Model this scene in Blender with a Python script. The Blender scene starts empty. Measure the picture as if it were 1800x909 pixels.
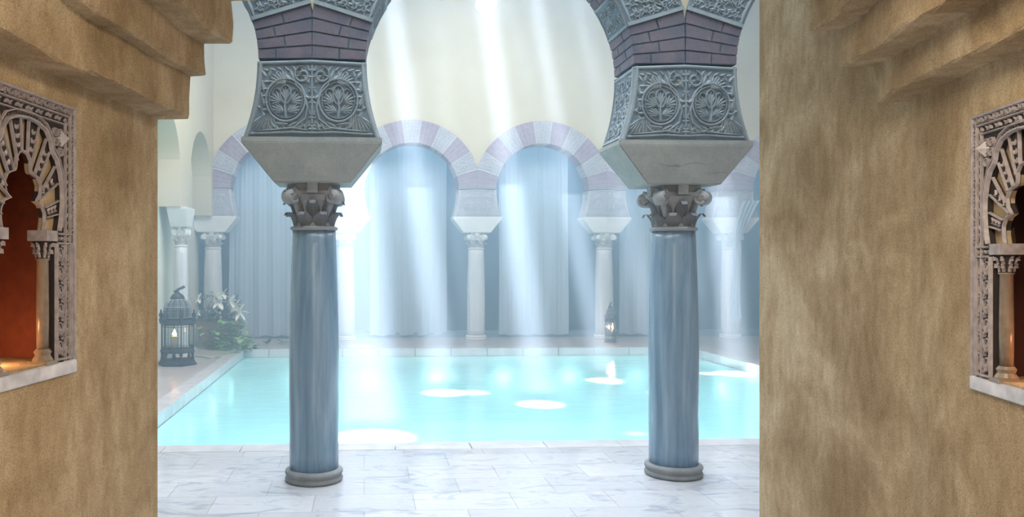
import bpy, bmesh, math, random
from mathutils import Vector, Matrix
PI = math.pi; sin = math.sin; cos = math.cos
random.seed(7)
SC = bpy.context.scene
COL = SC.collection

# ------------------------------------------------------------------ camera, world, lights, exposure
F, CX, CY, TH, EYE = 1400.0, 714.0, 457.0, math.atan(74/1400), 1.5
cam = bpy.data.cameras.new('camera'); camo = bpy.data.objects.new('camera', cam); COL.objects.link(camo)
camo.location = (0, 0, EYE); camo.rotation_euler = (PI/2, 0, -TH)
cam.sensor_width = 36; cam.lens = 36*F/1800
cam.shift_x = (900-CX)/1800; cam.shift_y = (CY-454.5)/1800
cam.clip_start = 0.05; cam.clip_end = 200
SC.camera = camo
SC.view_settings.view_transform = 'Standard'; SC.view_settings.look = 'None'
SC.view_settings.exposure = 0.0; SC.view_settings.gamma = 1.0; SC.view_settings.use_curve_mapping = False
try:
    SC.cycles.use_denoising = True
    SC.cycles.max_bounces = 7; SC.cycles.diffuse_bounces = 4; SC.cycles.transparent_max_bounces = 24
    SC.cycles.volume_bounces = 0; SC.cycles.sample_clamp_indirect = 4.0
    SC.cycles.caustics_reflective = False; SC.cycles.caustics_refractive = False
except Exception: pass

W = bpy.data.worlds.new('world'); SC.world = W; W.use_nodes = True
W.node_tree.nodes['Background'].inputs[0].default_value = (0.86, 0.90, 1.0, 1)
W.node_tree.nodes['Background'].inputs[1].default_value = 0.6

YF_ = 14.95
def light(name, kind, loc, energy, color=(1, 1, 1), rot=(0, 0, 0), **kw):
    l = bpy.data.lights.new(name, kind); l.energy = energy; l.color = color
    for k, v in kw.items(): setattr(l, k, v)
    o = bpy.data.objects.new(name, l); o.location = loc; o.rotation_euler = rot; COL.objects.link(o); return o

# added cool fill under the hall ceiling, standing in for daylight
light('hall_fill', 'AREA', (1.3, 9.2, 6.45), 1130, (0.84, 0.91, 1.0), shape='RECTANGLE', size=7.0, size_y=4.6)
light('corridor_fill', 'AREA', (0.9, 4.6, 4.25), 66, (0.82, 0.93, 1.0), shape='RECTANGLE', size=4.0, size_y=1.2, spread=math.radians(100))  # added fill to brighten the corridor floor, no opening above it
light('gallery_fill', 'AREA', (3.2, YF_+1.1, 4.3), 150, (0.35, 0.72, 1.0), shape='RECTANGLE', size=11.0, size_y=0.8)  # added blue fill that lifts the gaps behind the far arcade
# two warm fills added to brighten the passage, one overhead, one behind the camera
light('passage_fill', 'AREA', (0.75, 1.1, 2.5), 62, (1.0, 0.87, 0.66), shape='RECTANGLE', size=1.0, size_y=1.6)
light('passage_rear_fill', 'AREA', (0.1, -1.5, 1.9), 34, (1.0, 0.88, 0.68), rot=(math.radians(85), 0, 0), shape='RECTANGLE', size=1.8, size_y=1.4)
# beams that come down through the round holes of the dome: (x on the water/floor, y, strength)
def un(px, py, d=None, z=None):
    a = (px-CX)/F; b = (CY-py)/F
    if z is not None: d = (z-EYE)/b
    x = a*d; y = d
    return Vector((x*cos(TH)+y*sin(TH), -x*sin(TH)+y*cos(TH), EYE+b*d))
BEAMS = []
def beam(top, low, depth, halfdeg, energy, col=(0.98, 0.92, 1.0)):
    """a narrow shaft of light through two picture points, both at the given distance"""
    a = un(top[0], top[1], d=depth[0]); b = un(low[0], low[1], d=depth[1])
    dirv = (b-a).normalized()
    src = a - dirv*((12.5-a.z)/-dirv.z)
    hole = a - dirv*((6.6-a.z)/-dirv.z)
    BEAMS.append(hole)
    o = light('dome_hole_light', 'SPOT', src, energy*62, col, spot_size=math.radians(2*halfdeg), spot_blend=0.8, shadow_soft_size=0.09)
    o.rotation_euler = dirv.to_track_quat('-Z', 'Y').to_euler()
beam((697, 60), (768, 590), (10.0, 9.8), 1.15, 9000)
beam((862, 60), (948, 700), (10.0, 9.0), 1.05, 11000)
beam((952, 60), (1050, 600), (11.0, 10.8), 1.0, 8000)
beam((1028, 60), (1150, 600), (10.2, 9.8), 0.9, 4000)
beam((770, 60), (830, 650), (10.2, 9.8), 0.8, 2500)
beam((578, 300), (632, 603), (13.6, 13.9), 0.7, 3000)
beam((1255, 180), (1292, 660), (11.4, 11.4), 1.3, 10000)
beam((1338, 240), (1262, 420), (12.6, 12.6), 0.8, 2500)
beam((600, 60), (655, 760), (7.6, 7.3), 1.7, 9000)
beam((905, 60), (1070, 665), (11.0, 10.6), 0.7, 2500)
beam((1180, 0), (1245, 650), (11.4, 11.4), 0.6, 4500)

# ------------------------------------------------------------------ materials
def new_mat(name):
    m = bpy.data.materials.new(name); m.use_nodes = True
    nt = m.node_tree; p = nt.nodes['Principled BSDF']; return m, nt, p
def N(nt, t, **kw):
    n = nt.nodes.new(t)
    for k, v in kw.items():
        if k in n.inputs: n.inputs[k].default_value = v
        else: setattr(n, k, v)
    return n
def L(nt, a, b): nt.links.new(a, b)
def coords(nt, scale=(1, 1, 1), kind='Object'):
    tc = N(nt, 'ShaderNodeTexCoord'); mp = N(nt, 'ShaderNodeMapping'); mp.inputs['Scale'].default_value = scale
    L(nt, tc.outputs[kind], mp.inputs['Vector']); return mp.outputs['Vector']
def ramp(nt, fac, stops):
    r = N(nt, 'ShaderNodeValToRGB'); e = r.color_ramp.elements
    e[0].position, e[0].color = stops[0][0], (*stops[0][1], 1)
    e[1].position, e[1].color = stops[-1][0], (*stops[-1][1], 1)
    for s in stops[1:-1]:
        k = e.new(s[0]); k.color = (*s[1], 1)
    L(nt, fac, r.inputs['Fac']); return r.outputs['Color']
def noise(nt, vec, scale, detail=4, rough=0.55, dist=0):
    n = N(nt, 'ShaderNodeTexNoise'); n.inputs['Scale'].default_value = scale; n.inputs['Detail'].default_value = detail
    n.inputs['Roughness'].default_value = rough; n.inputs['Distortion'].default_value = dist
    L(nt, vec, n.inputs['Vector']); return n.outputs['Fac']
def bump(nt, p, h, strength, dist=0.01, prev=None):
    b = N(nt, 'ShaderNodeBump'); b.inputs['Strength'].default_value = strength; b.inputs['Distance'].default_value = dist
    L(nt, h, b.inputs['Height'])
    if prev is not None: L(nt, prev, b.inputs['Normal'])
    L(nt, b.outputs['Normal'], p.inputs['Normal']); return b.outputs['Normal']
def mix(nt, f, a, b, mode='MIX'):
    m = N(nt, 'ShaderNodeMix', data_type='RGBA', blend_type=mode)
    for s, v in ((m.inputs[0], f), (m.inputs[6], a), (m.inputs[7], b)):
        if isinstance(v, (int, float)): s.default_value = v
        elif isinstance(v, tuple): s.default_value = (*v, 1)
        else: L(nt, v, s)
    return m.outputs[2]
M = {}
def simple(name, col, rough=0.6, metal=0.0, nscale=0, namp=0.1, bumpk=0.0, spec=0.5):
    m, nt, p = new_mat(name); p.inputs['Roughness'].default_value = rough; p.inputs['Metallic'].default_value = metal
    p.inputs['Specular IOR Level'].default_value = spec
    p.inputs['Base Color'].default_value = (*col, 1)
    if nscale:
        v = coords(nt); f = noise(nt, v, nscale, 5)
        lo = tuple(c*(1-namp) for c in col); hi = tuple(min(1, c*(1+namp)) for c in col)
        L(nt, ramp(nt, f, [(0.3, lo), (0.7, hi)]), p.inputs['Base Color'])
        if bumpk: bump(nt, p, f, bumpk, 0.01)
    M[name] = m; return m

# rough ochre plaster of the passage
m, nt, p = new_mat('ochre_plaster'); v = coords(nt); vs = coords(nt, (1, 1, 0.38))
big = noise(nt, v, 2.2, 5, 0.6, 0.6); streak = noise(nt, vs, 22, 6, 0.65); grain = noise(nt, v, 210, 4, 0.7); midn = noise(nt, v, 36, 5, 0.7)
c1 = ramp(nt, big, [(0.3, (0.33, 0.235, 0.135)), (0.5, (0.49, 0.375, 0.24)), (0.7, (0.66, 0.55, 0.39))])
c2 = ramp(nt, streak, [(0.3, (0.74, 0.69, 0.62)), (0.5, (0.94, 0.92, 0.90)), (0.72, (1.10, 1.10, 1.10))])
c = mix(nt, 0.85, c1, c2, 'MULTIPLY')
c3 = ramp(nt, grain, [(0.30, (0.50, 0.42, 0.34)), (0.52, (0.96, 0.95, 0.94)), (0.72, (1.16, 1.16, 1.16))])
c = mix(nt, 0.9, c, c3, 'MULTIPLY'); L(nt, c, p.inputs['Base Color']); p.inputs['Roughness'].default_value = 0.9
p.inputs['Specular IOR Level'].default_value = 0.2
n1 = bump(nt, p, midn, 0.55, 0.012); n2 = bump(nt, p, grain, 0.7, 0.004, n1); bump(nt, p, streak, 0.35, 0.012, n2)
M['plaster'] = m
# smooth cream stucco of the hall
m, nt, p = new_mat('cream_stucco'); v = coords(nt)
f = noise(nt, v, 0.9, 6, 0.6, 0.4); g = noise(nt, v, 5, 5)
c = mix(nt, 0.5, ramp(nt, f, [(0.3, (0.56, 0.49, 0.34)), (0.7, (0.62, 0.56, 0.42))]), ramp(nt, g, [(0.3, (0.92, 0.92, 0.92)), (0.7, (1, 1, 1))]), 'MULTIPLY')
L(nt, c, p.inputs['Base Color']); p.inputs['Roughness'].default_value = 0.85; bump(nt, p, g, 0.1, 0.01); M['cream'] = m
simple('aqua_wash', (0.72, 0.75, 0.66), 0.85, nscale=2, namp=0.06)
# marble floor
m, nt, p = new_mat('marble_floor'); v = coords(nt)
br = N(nt, 'ShaderNodeTexBrick'); br.offset = 0.5; br.inputs['Scale'].default_value = 1.0
br.inputs['Mortar Size'].default_value = 0.0035; br.inputs['Brick Width'].default_value = 0.62; br.inputs['Row Height'].default_value = 0.34
br.inputs['Color1'].default_value = (0.55, 0.56, 0.60, 1); br.inputs['Color2'].default_value = (0.66, 0.66, 0.69, 1); br.inputs['Mortar'].default_value = (0.46, 0.45, 0.46, 1)
br.inputs['Bias'].default_value = -0.2
L(nt, v, br.inputs['Vector'])
vv = coords(nt, (1.0, 2.2, 1)); vein = noise(nt, vv, 2.6, 8, 0.6, 1.6)
vc = ramp(nt, vein, [(0.36, (0.60, 0.65, 0.74)), (0.47, (0.90, 0.92, 0.96)), (0.5, (1, 1, 1)), (0.53, (0.86, 0.89, 0.94)), (0.7, (1, 1, 1))])
warm = N(nt, 'ShaderNodeSeparateXYZ'); L(nt, v, warm.inputs[0])
c = mix(nt, 0.75, br.outputs['Color'], vc, 'MULTIPLY'); L(nt, c, p.inputs['Base Color'])
rn = noise(nt, v, 1.7, 4); rr = N(nt, 'ShaderNodeMapRange'); rr.inputs['To Min'].default_value = 0.04; rr.inputs['To Max'].default_value = 0.13
L(nt, rn, rr.inputs['Value']); L(nt, rr.outputs[0], p.inputs['Roughness'])
inv = N(nt, 'ShaderNodeMath', operation='SUBTRACT'); inv.inputs[0].default_value = 1; L(nt, br.outputs['Fac'], inv.inputs[1])
n1 = bump(nt, p, inv.outputs[0], 0.35, 0.003); bump(nt, p, noise(nt, v, 9, 3), 0.05, 0.01, n1)
M['floor'] = m
# paler / pinkish stone flags round the pool
m, nt, p = new_mat('pool_flags'); v = coords(nt)
br = N(nt, 'ShaderNodeTexBrick'); br.offset = 0.5; br.inputs['Scale'].default_value = 1.0
br.inputs['Mortar Size'].default_value = 0.006; br.inputs['Brick Width'].default_value = 0.6; br.inputs['Row Height'].default_value = 0.4
br.inputs['Color1'].default_value = (0.50, 0.49, 0.51, 1); br.inputs['Color2'].default_value = (0.58, 0.56, 0.58, 1); br.inputs['Mortar'].default_value = (0.38, 0.33, 0.31, 1)
L(nt, v, br.inputs['Vector']); c = mix(nt, 0.5, br.outputs['Color'], ramp(nt, noise(nt, v, 3, 6), [(0.3, (0.85, 0.85, 0.87)), (0.7, (1.05, 1.03, 1.0))]), 'MULTIPLY')
L(nt, c, p.inputs['Base Color']); p.inputs['Roughness'].default_value = 0.3; M['flags'] = m
simple('coping_stone', (0.64, 0.65, 0.70), 0.25, nscale=5, namp=0.12)
simple('basin_tile', (0.60, 0.85, 0.92), 0.4, nscale=3, namp=0.06)
# grey blue veined shaft marble (upright veins)
def shaft_mat(name, a, b, c_, rough=0.22):
    m, nt, p = new_mat(name); v = coords(nt, (1, 1, 0.10))
    f = noise(nt, v, 9, 6, 0.6, 0.9); g = noise(nt, coords(nt, (1, 1, 0.04)), 26, 4, 0.6, 0.4)
    c = mix(nt, 0.6, ramp(nt, f, [(0.3, a), (0.48, b), (0.66, c_)]), ramp(nt, g, [(0.35, (0.78, 0.80, 0.84)), (0.6, (1.05, 1.05, 1.05))]), 'MULTIPLY')
    L(nt, c, p.inputs['Base Color']); p.inputs['Roughness'].default_value = rough; M[name] = m
shaft_mat('shaft_blue', (0.13, 0.22, 0.31), (0.21, 0.32, 0.43), (0.30, 0.41, 0.51))
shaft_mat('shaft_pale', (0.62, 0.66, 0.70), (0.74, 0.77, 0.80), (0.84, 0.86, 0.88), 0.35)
def stone(name, lo, hi, rough=0.75, cracks=False):
    m, nt, p = new_mat(name); v = coords(nt)
    f = noise(nt, v, 6, 7, 0.65, 0.3); g = noise(nt, v, 70, 3)
    c = mix(nt, 0.5, ramp(nt, f, [(0.3, lo), (0.7, hi)]), ramp(nt, g, [(0.3, (0.8, 0.8, 0.8)), (0.7, (1.1, 1.1, 1.1))]), 'MULTIPLY')
    L(nt, c, p.inputs['Base Color']); p.inputs['Roughness'].default_value = rough; bump(nt, p, f, 0.12, 0.01); M[name] = m
stone('grey_stone', (0.20, 0.22, 0.24), (0.29, 0.31, 0.33))
stone('impost_stone', (0.31, 0.34, 0.345), (0.42, 0.44, 0.43))
stone('capital_stone', (0.30, 0.31, 0.34), (0.42, 0.43, 0.45))
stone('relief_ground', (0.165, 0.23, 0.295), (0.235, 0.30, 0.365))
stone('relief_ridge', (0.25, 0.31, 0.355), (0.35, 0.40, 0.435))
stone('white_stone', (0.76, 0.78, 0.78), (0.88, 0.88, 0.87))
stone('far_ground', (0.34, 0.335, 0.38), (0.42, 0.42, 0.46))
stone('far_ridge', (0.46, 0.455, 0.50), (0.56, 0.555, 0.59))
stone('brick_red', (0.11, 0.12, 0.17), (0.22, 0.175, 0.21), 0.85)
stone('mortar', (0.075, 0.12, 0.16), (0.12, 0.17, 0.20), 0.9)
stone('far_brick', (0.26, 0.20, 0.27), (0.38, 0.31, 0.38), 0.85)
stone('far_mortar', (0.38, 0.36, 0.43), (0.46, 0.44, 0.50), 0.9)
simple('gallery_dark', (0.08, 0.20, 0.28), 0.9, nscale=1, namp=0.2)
simple('far_ledge', (0.20, 0.33, 0.42), 0.7, nscale=4, namp=0.1)
simple('niche_ridge', (0.33, 0.285, 0.295), 0.38, nscale=40, namp=0.25)
simple('niche_ground', (0.022, 0.016, 0.016), 0.8, nscale=30, namp=0.3)
simple('niche_frame_stone', (0.46, 0.40, 0.41), 0.55, nscale=18, namp=0.25)
simple('niche_gold', (0.42, 0.32, 0.20), 0.4, nscale=20, namp=0.25)
simple('niche_column', (0.22, 0.17, 0.13), 0.3, nscale=30, namp=0.2)
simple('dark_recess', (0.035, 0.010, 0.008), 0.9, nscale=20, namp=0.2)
simple('terracotta_plaster', (0.17, 0.040, 0.018), 0.85, nscale=26, namp=0.18, bumpk=0.2)
simple('sill_stone', (0.55, 0.52, 0.56), 0.4, nscale=14, namp=0.3)
simple('lantern_iron', (0.045, 0.07, 0.085), 0.5, metal=0.4)
simple('lantern_solder', (0.42, 0.48, 0.50), 0.4, metal=0.3)
simple('terracotta', (0.46, 0.30, 0.26), 0.8, nscale=9, namp=0.12)
simple('soil', (0.03, 0.05, 0.05), 0.9)
simple('leaf_green', (0.10, 0.24, 0.12), 0.45, nscale=20, namp=0.3)
simple('leaf_light', (0.32, 0.58, 0.22), 0.45, nscale=20, namp=0.3)
simple('leaf_dark', (0.035, 0.10, 0.08), 0.5, nscale=20, namp=0.3)
simple('petal', (0.93, 0.93, 0.86), 0.5)
simple('wax', (0.85, 0.78, 0.66), 0.5)
simple('wick', (0.02, 0.02, 0.02), 0.9)
simple('lamp_metal', (0.6, 0.6, 0.62), 0.35, metal=0.8)
def emis(name, col, s):
    m, nt, p = new_mat(name); p.inputs['Base Color'].default_value = (*col, 1)
    p.inputs['Emission Color'].default_value = (*col, 1); p.inputs['Emission Strength'].default_value = s; M[name] = m
emis('flame', (1.0, 0.50, 0.22), 30); emis('lamp_lens', (0.96, 0.98, 1.0), 40); emis('far_flame', (1.0, 0.5, 0.3), 22)
# clear glass panes
m, nt, p = new_mat('clear_glass'); out = nt.nodes['Material Output']; nt.nodes.remove(p)
tr = N(nt, 'ShaderNodeBsdfTransparent'); tr.inputs[0].default_value = (0.93, 0.97, 0.98, 1); gl = N(nt, 'ShaderNodeBsdfGlossy'); gl.inputs['Roughness'].default_value = 0.03
fr = N(nt, 'ShaderNodeFresnel'); fr.inputs[0].default_value = 1.45; mx = N(nt, 'ShaderNodeMixShader')
L(nt, fr.outputs[0], mx.inputs[0]); L(nt, tr.outputs[0], mx.inputs[1]); L(nt, gl.outputs[0], mx.inputs[2]); L(nt, mx.outputs[0], out.inputs[0]); M['glass'] = m
# milky thermal water
m, nt, p = new_mat('pool_water'); out = nt.nodes['Material Output']; nt.nodes.remove(p)
v = coords(nt, (1, 1.0, 1))
df = N(nt, 'ShaderNodeBsdfDiffuse'); df.inputs[0].default_value = (0.62, 0.93, 0.91, 1)
tr = N(nt, 'ShaderNodeBsdfTransparent'); tr.inputs[0].default_value = (0.74, 0.98, 0.99, 1)
gl = N(nt, 'ShaderNodeBsdfGlossy'); gl.inputs['Roughness'].default_value = 0.16
fr = N(nt, 'ShaderNodeFresnel'); fr.inputs[0].default_value = 1.33
b = N(nt, 'ShaderNodeBump'); b.inputs['Strength'].default_value = 0.25; b.inputs['Distance'].default_value = 0.03
wv = noise(nt, coords(nt, (1.0, 1.6, 1)), 3.2, 4, 0.55, 0.4); L(nt, wv, b.inputs['Height'])
L(nt, b.outputs[0], gl.inputs['Normal']); L(nt, b.outputs[0], fr.inputs['Normal'])
m1 = N(nt, 'ShaderNodeMixShader'); m1.inputs[0].default_value = 0.55; L(nt, tr.outputs[0], m1.inputs[1]); L(nt, df.outputs[0], m1.inputs[2])
m2 = N(nt, 'ShaderNodeMixShader'); L(nt, fr.outputs[0], m2.inputs[0]); L(nt, m1.outputs[0], m2.inputs[1]); L(nt, gl.outputs[0], m2.inputs[2])
tl = N(nt, 'ShaderNodeBsdfTranslucent'); tl.inputs[0].default_value = (0.70, 0.95, 0.93, 1)
m3 = N(nt, 'ShaderNodeMixShader'); m3.inputs[0].default_value = 0.35; L(nt, df.outputs[0], m3.inputs[1]); L(nt, tl.outputs[0], m3.inputs[2]); L(nt, m3.outputs[0], m1.inputs[2])
L(nt, m2.outputs[0], out.inputs[0]); M['water'] = m
# thin voile cloth
def cloth(name, col):
    m, nt, p = new_mat(name); out = nt.nodes['Material Output']; nt.nodes.remove(p)
    d = N(nt, 'ShaderNodeBsdfDiffuse'); d.inputs[0].default_value = (*col, 1); t = N(nt, 'ShaderNodeBsdfTranslucent'); t.inputs[0].default_value = (*col, 1)
    x = N(nt, 'ShaderNodeMixShader'); x.inputs[0].default_value = 0.3; L(nt, d.outputs[0], x.inputs[1]); L(nt, t.outputs[0], x.inputs[2])
    L(nt, x.outputs[0], out.inputs[0]); M[name] = m
cloth('voile', (0.60, 0.74, 0.86))
# steam: blue scattering plus the matching absorption, so what lies behind it turns bluer too
def steam(name, col, dens):
    m, nt, p = new_mat(name); out = nt.nodes['Material Output']; nt.nodes.remove(p)
    a = N(nt, 'ShaderNodeVolumeScatter'); a.inputs['Color'].default_value = (*col, 1); a.inputs['Density'].default_value = dens
    b = N(nt, 'ShaderNodeVolumeAbsorption'); b.inputs['Color'].default_value = (*col, 1); b.inputs['Density'].default_value = dens*0.45
    ad = N(nt, 'ShaderNodeAddShader'); L(nt, a.outputs[0], ad.inputs[0]); L(nt, b.outputs[0], ad.inputs[1])
    L(nt, ad.outputs[0], out.inputs['Volume']); M[name] = m
steam('steam', (0.64, 0.84, 1.0), 0.042)
steam('low_steam', (0.50, 0.80, 1.0), 0.062)

# ------------------------------------------------------------------ mesh helpers
def tag(o, label=None, cat=None, group=None, kind=None):
    if label: o['label'] = label
    if cat: o['category'] = cat
    if group: o['group'] = group
    if kind: o['kind'] = kind
    return o
def obj(name, bm, mats, parent=None, smooth=False, loc=None):
    me = bpy.data.meshes.new(name); bmesh.ops.recalc_face_normals(bm, faces=bm.faces)
    bm.to_mesh(me); bm.free()
    for k in (mats if isinstance(mats, (list, tuple)) else [mats]): me.materials.append(M[k])
    if smooth:
        for f in me.polygons: f.use_smooth = True
    o = bpy.data.objects.new(name, me); COL.objects.link(o)
    if parent is not None: o.parent = parent
    if loc is not None: o.location = loc
    return o
def empty(name, loc, rz=0):
    o = bpy.data.objects.new(name, None); o.location = loc; o.rotation_euler = (0, 0, rz); o.empty_display_size = 0.1; COL.objects.link(o); return o
def copy_tree(o, parent=None):
    c = o.copy(); COL.objects.link(c)
    if parent is not None: c.parent = parent
    for ch in list(o.children): copy_tree(ch, c)
    return c
def box(bm, x0, x1, y0, y1, z0, z1, mi=0):
    vs = [bm.verts.new((x, y, z)) for z in (z0, z1) for x, y in ((x0, y0), (x1, y0), (x1, y1), (x0, y1))]
    for q in ((0, 3, 2, 1), (4, 5, 6, 7), (0, 1, 5, 4), (1, 2, 6, 5), (2, 3, 7, 6), (3, 0, 4, 7)):
        f = bm.faces.new([vs[i] for i in q]); f.material_index = mi
    return vs
def hexa(bm, pts, mi=0):
    """box from 8 points: bottom 4 then top 4"""
    vs = [bm.verts.new(p) for p in pts]
    for q in ((0, 3, 2, 1), (4, 5, 6, 7), (0, 1, 5, 4), (1, 2, 6, 5), (2, 3, 7, 6), (3, 0, 4, 7)):
        f = bm.faces.new([vs[i] for i in q]); f.material_index = mi
def lathe(bm, prof, seg=48, c=(0, 0), mi=0, cap=True, a0=0, sx=1, sy=1):
    rings = []
    for r, z in prof:
        rings.append([bm.verts.new((c[0]+sx*r*cos(a0+2*PI*i/seg), c[1]+sy*r*sin(a0+2*PI*i/seg), z)) for i in range(seg)])
    for a, b_ in zip(rings, rings[1:]):
        for i in range(seg):
            f = bm.faces.new((a[i], a[(i+1) % seg], b_[(i+1) % seg], b_[i])); f.material_index = mi
    if cap:
        for rg in (rings[0][::-1], rings[-1]):
            f = bm.faces.new(rg); f.material_index = mi
def tube(bm, pts, r, seg=6, mi=0):
    pts = [Vector(p) for p in pts]; rings = []
    for i, p_ in enumerate(pts):
        t = (pts[min(i+1, len(pts)-1)]-pts[max(i-1, 0)]).normalized()
        up = Vector((0, 0, 1)) if abs(t.z) < 0.9 else Vector((1, 0, 0))
        a = t.cross(up).normalized(); b_ = t.cross(a)
        rr_ = r[i] if isinstance(r, (list, tuple)) else r
        rings.append([bm.verts.new(p_+a*rr_*cos(2*PI*k/seg)+b_*rr_*sin(2*PI*k/seg)) for k in range(seg)])
    for a, b_ in zip(rings, rings[1:]):
        for k in range(seg):
            f = bm.faces.new((a[k], a[(k+1) % seg], b_[(k+1) % seg], b_[k])); f.material_index = mi
    for rg in (rings[0], rings[-1]):
        f = bm.faces.new(rg); f.material_index = mi
def prism(bm, poly, y0, y1, mi=0):
    """extrude an x-z polygon along y"""
    a = [bm.verts.new((x, y0, z)) for x, z in poly]; b_ = [bm.verts.new((x, y1, z)) for x, z in poly]
    n = len(poly)
    for f in (bm.faces.new(a), bm.faces.new(b_[::-1])): f.material_index = mi
    for i in range(n):
        f = bm.faces.new((a[i], b_[i], b_[(i+1) % n], a[(i+1) % n])); f.material_index = mi

# ---- carved ornament: strokes in (u, v) laid on a surface through a mapping (u, v, height) -> point
def stroke(bm, mp, pts, w, h, mi=1, taper=True):
    n = len(pts); prev = None
    for i, (u, v_) in enumerate(pts):
        u0, v0 = pts[max(i-1, 0)]; u1, v1 = pts[min(i+1, n-1)]
        dx, dy = u1-u0, v1-v0; l = math.hypot(dx, dy) or 1
        nx, ny = -dy/l, dx/l; t = i/(n-1)
        k = w*(min(1, 0.35+2.2*min(t, 1-t)) if taper else 1)
        cur = [bm.verts.new(mp(u+nx*k, v_+ny*k, 0)), bm.verts.new(mp(u+nx*k*0.4, v_+ny*k*0.4, h)), bm.verts.new(mp(u-nx*k*0.4, v_-ny*k*0.4, h)), bm.verts.new(mp(u-nx*k, v_-ny*k, 0))]
        if prev:
            for a in range(3):
                f = bm.faces.new((prev[a], prev[a+1], cur[a+1], cur[a])); f.material_index = mi
        prev = cur
def ringpts(cu, cv, ru, rv, a0=0, a1=2*PI, n=22, rot=0):
    out = []
    for i in range(n+1):
        a = a0+(a1-a0)*i/n; x, y = ru*cos(a), rv*sin(a); out.append((cu+x*cos(rot)-y*sin(rot), cv+x*sin(rot)+y*cos(rot)))
    return out
def spiral(cu, cv, r0, r1, a0, turns, n=24):
    return [(cu+(r0+(r1-r0)*i/n)*cos(a0+2*PI*turns*i/n), cv+(r0+(r1-r0)*i/n)*sin(a0+2*PI*turns*i/n)) for i in range(n+1)]
def leaf(bm, mp, u, v_, ang, ln, wd, h, mi=1):
    wd = wd*1.35
    """a small pointed leaf with a raised middle rib"""
    c, s = cos(ang), sin(ang); top = []; n = 5
    L_, R_, C_ = [], [], []
    for i in range(n+1):
        t = i/n; w_ = wd*sin(PI*min(1, t*0.92+0.08))**0.8*(1-0.25*t)
        px, py = u+c*ln*t, v_+s*ln*t
        C_.append(bm.verts.new(mp(px, py, h*(1-0.4*t)))); L_.append(bm.verts.new(mp(px-s*w_, py+c*w_, 0.0))); R_.append(bm.verts.new(mp(px+s*w_, py-c*w_, 0.0)))
    for i in range(n):
        for a, b_ in ((L_, C_), (C_, R_)):
            f = bm.faces.new((a[i], b_[i], b_[i+1], a[i+1])); f.material_index = mi
def palmette(bm, mp, u, v_, ang, size, h, n=7, spread=2.4, mi=1):
    for i in range(n):
        t = i/(n-1)-0.5; a = ang+t*spread; l = size*(1-0.9*t*t*1.2)
        leaf(bm, mp, u+cos(ang)*size*0.04, v_+sin(ang)*size*0.04, a, l, size*0.10, h, mi)
def scrollwork(bm, mp, u0, u1, v0, v1, cell, w, h, mi=1, seed=0):
    """dense interlaced vine: mirrored S curves with leaves filling a rectangle"""
    rnd = random.Random(seed); nu = max(1, round((u1-u0)/cell)); nv = max(1, round((v1-v0)/cell))
    cu, cv = (u1-u0)/nu, (v1-v0)/nv
    for i in range(nu):
        for j in range(nv):
            x, y = u0+cu*(i+0.5), v0+cv*(j+0.5); sg = 1 if (i+j) % 2 else -1; r = min(cu, cv)*0.44
            stroke(bm, mp, spiral(x, y, r, r*0.25, sg*PI/2, sg*1.15, 16), w, h, mi)
            for k in range(4):
                a = PI/4+k*PI/2+rnd.uniform(-.3, .3); leaf(bm, mp, x+cos(a)*r*0.95, y+sin(a)*r*0.95, a+sg*0.8, r*0.62, w*1.5, h, mi)
            leaf(bm, mp, x, y, sg*PI/2, r*0.6, w*1.6, h, mi)

# ------------------------------------------------------------------ dimensions
YN, YF = 5.465, 14.95                # near and far arcade
SN, SF = 2.50, 2.455
XN = [-2.84, -0.341, 2.161, 4.66]
XF = [-2.80+SF*k for k in range(6)]  # far arcade
T = 0.42                             # arcade thickness
ZI, ZS = 2.305, 2.80                 # top of impost, level where the ring starts
XL, XR, ZC = -2.80, 9.47, 6.6
PX0, PX1, PY0, PY1, WZ = -2.0, 5.55, 6.52, 13.4, -0.13

# ------------------------------------------------------------------ setting: floor, basin, walls, ceiling
bm = bmesh.new()
for x0, x1, y0, y1 in ((-6, 10.5, -4, PY0-0.24),):
    box(bm, x0, x1, y0, y1, -0.12, 0)
tag(obj('floor', bm, 'floor'), kind='structure')
bm = bmesh.new()
for x0, x1, y0, y1 in ((-6, PX0-0.2, PY0-0.24, YF+3.2), (PX1+0.2, 10.5, PY0-0.24, YF+3.2), (PX0-0.2, PX1+0.2, PY1+0.2, YF+3.2)):
    box(bm, x0, x1, y0, y1, -0.12, 0)
tag(obj('floor_poolside', bm, 'flags'), kind='structure')
bm = bmesh.new()                       # coping stones
def coping(x0, x1, y0, y1, along, n):
    for i in range(n):
        if along == 'x': a, b_ = x0+(x1-x0)*i/n, x0+(x1-x0)*(i+1)/n; box(bm, a+0.003, b_-0.003, y0, y1, -0.16, 0.004)
        else: a, b_ = y0+(y1-y0)*i/n, y0+(y1-y0)*(i+1)/n; box(bm, x0, x1, a+0.003, b_-0.003, -0.16, 0.004)
coping(PX0-0.2, PX1+0.2, PY0-0.236, PY0, 'x', 13); coping(PX0-0.2, PX1+0.2, PY1, PY1+0.2, 'x', 13)
coping(PX0-0.2, PX0, PY0, PY1, 'y', 11); coping(PX1, PX1+0.2, PY0, PY1, 'y', 11)
bmesh.ops.bevel(bm, geom=bm.edges[:], offset=0.006, segments=1, affect='EDGES')
tag(obj('trim_1', bm, 'coping_stone'), kind='structure')
bm = bmesh.new(); d_ = -1.25
box(bm, PX0-0.1, PX1+0.1, PY0-0.1, PY1+0.1, d_-0.1, d_)
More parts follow.
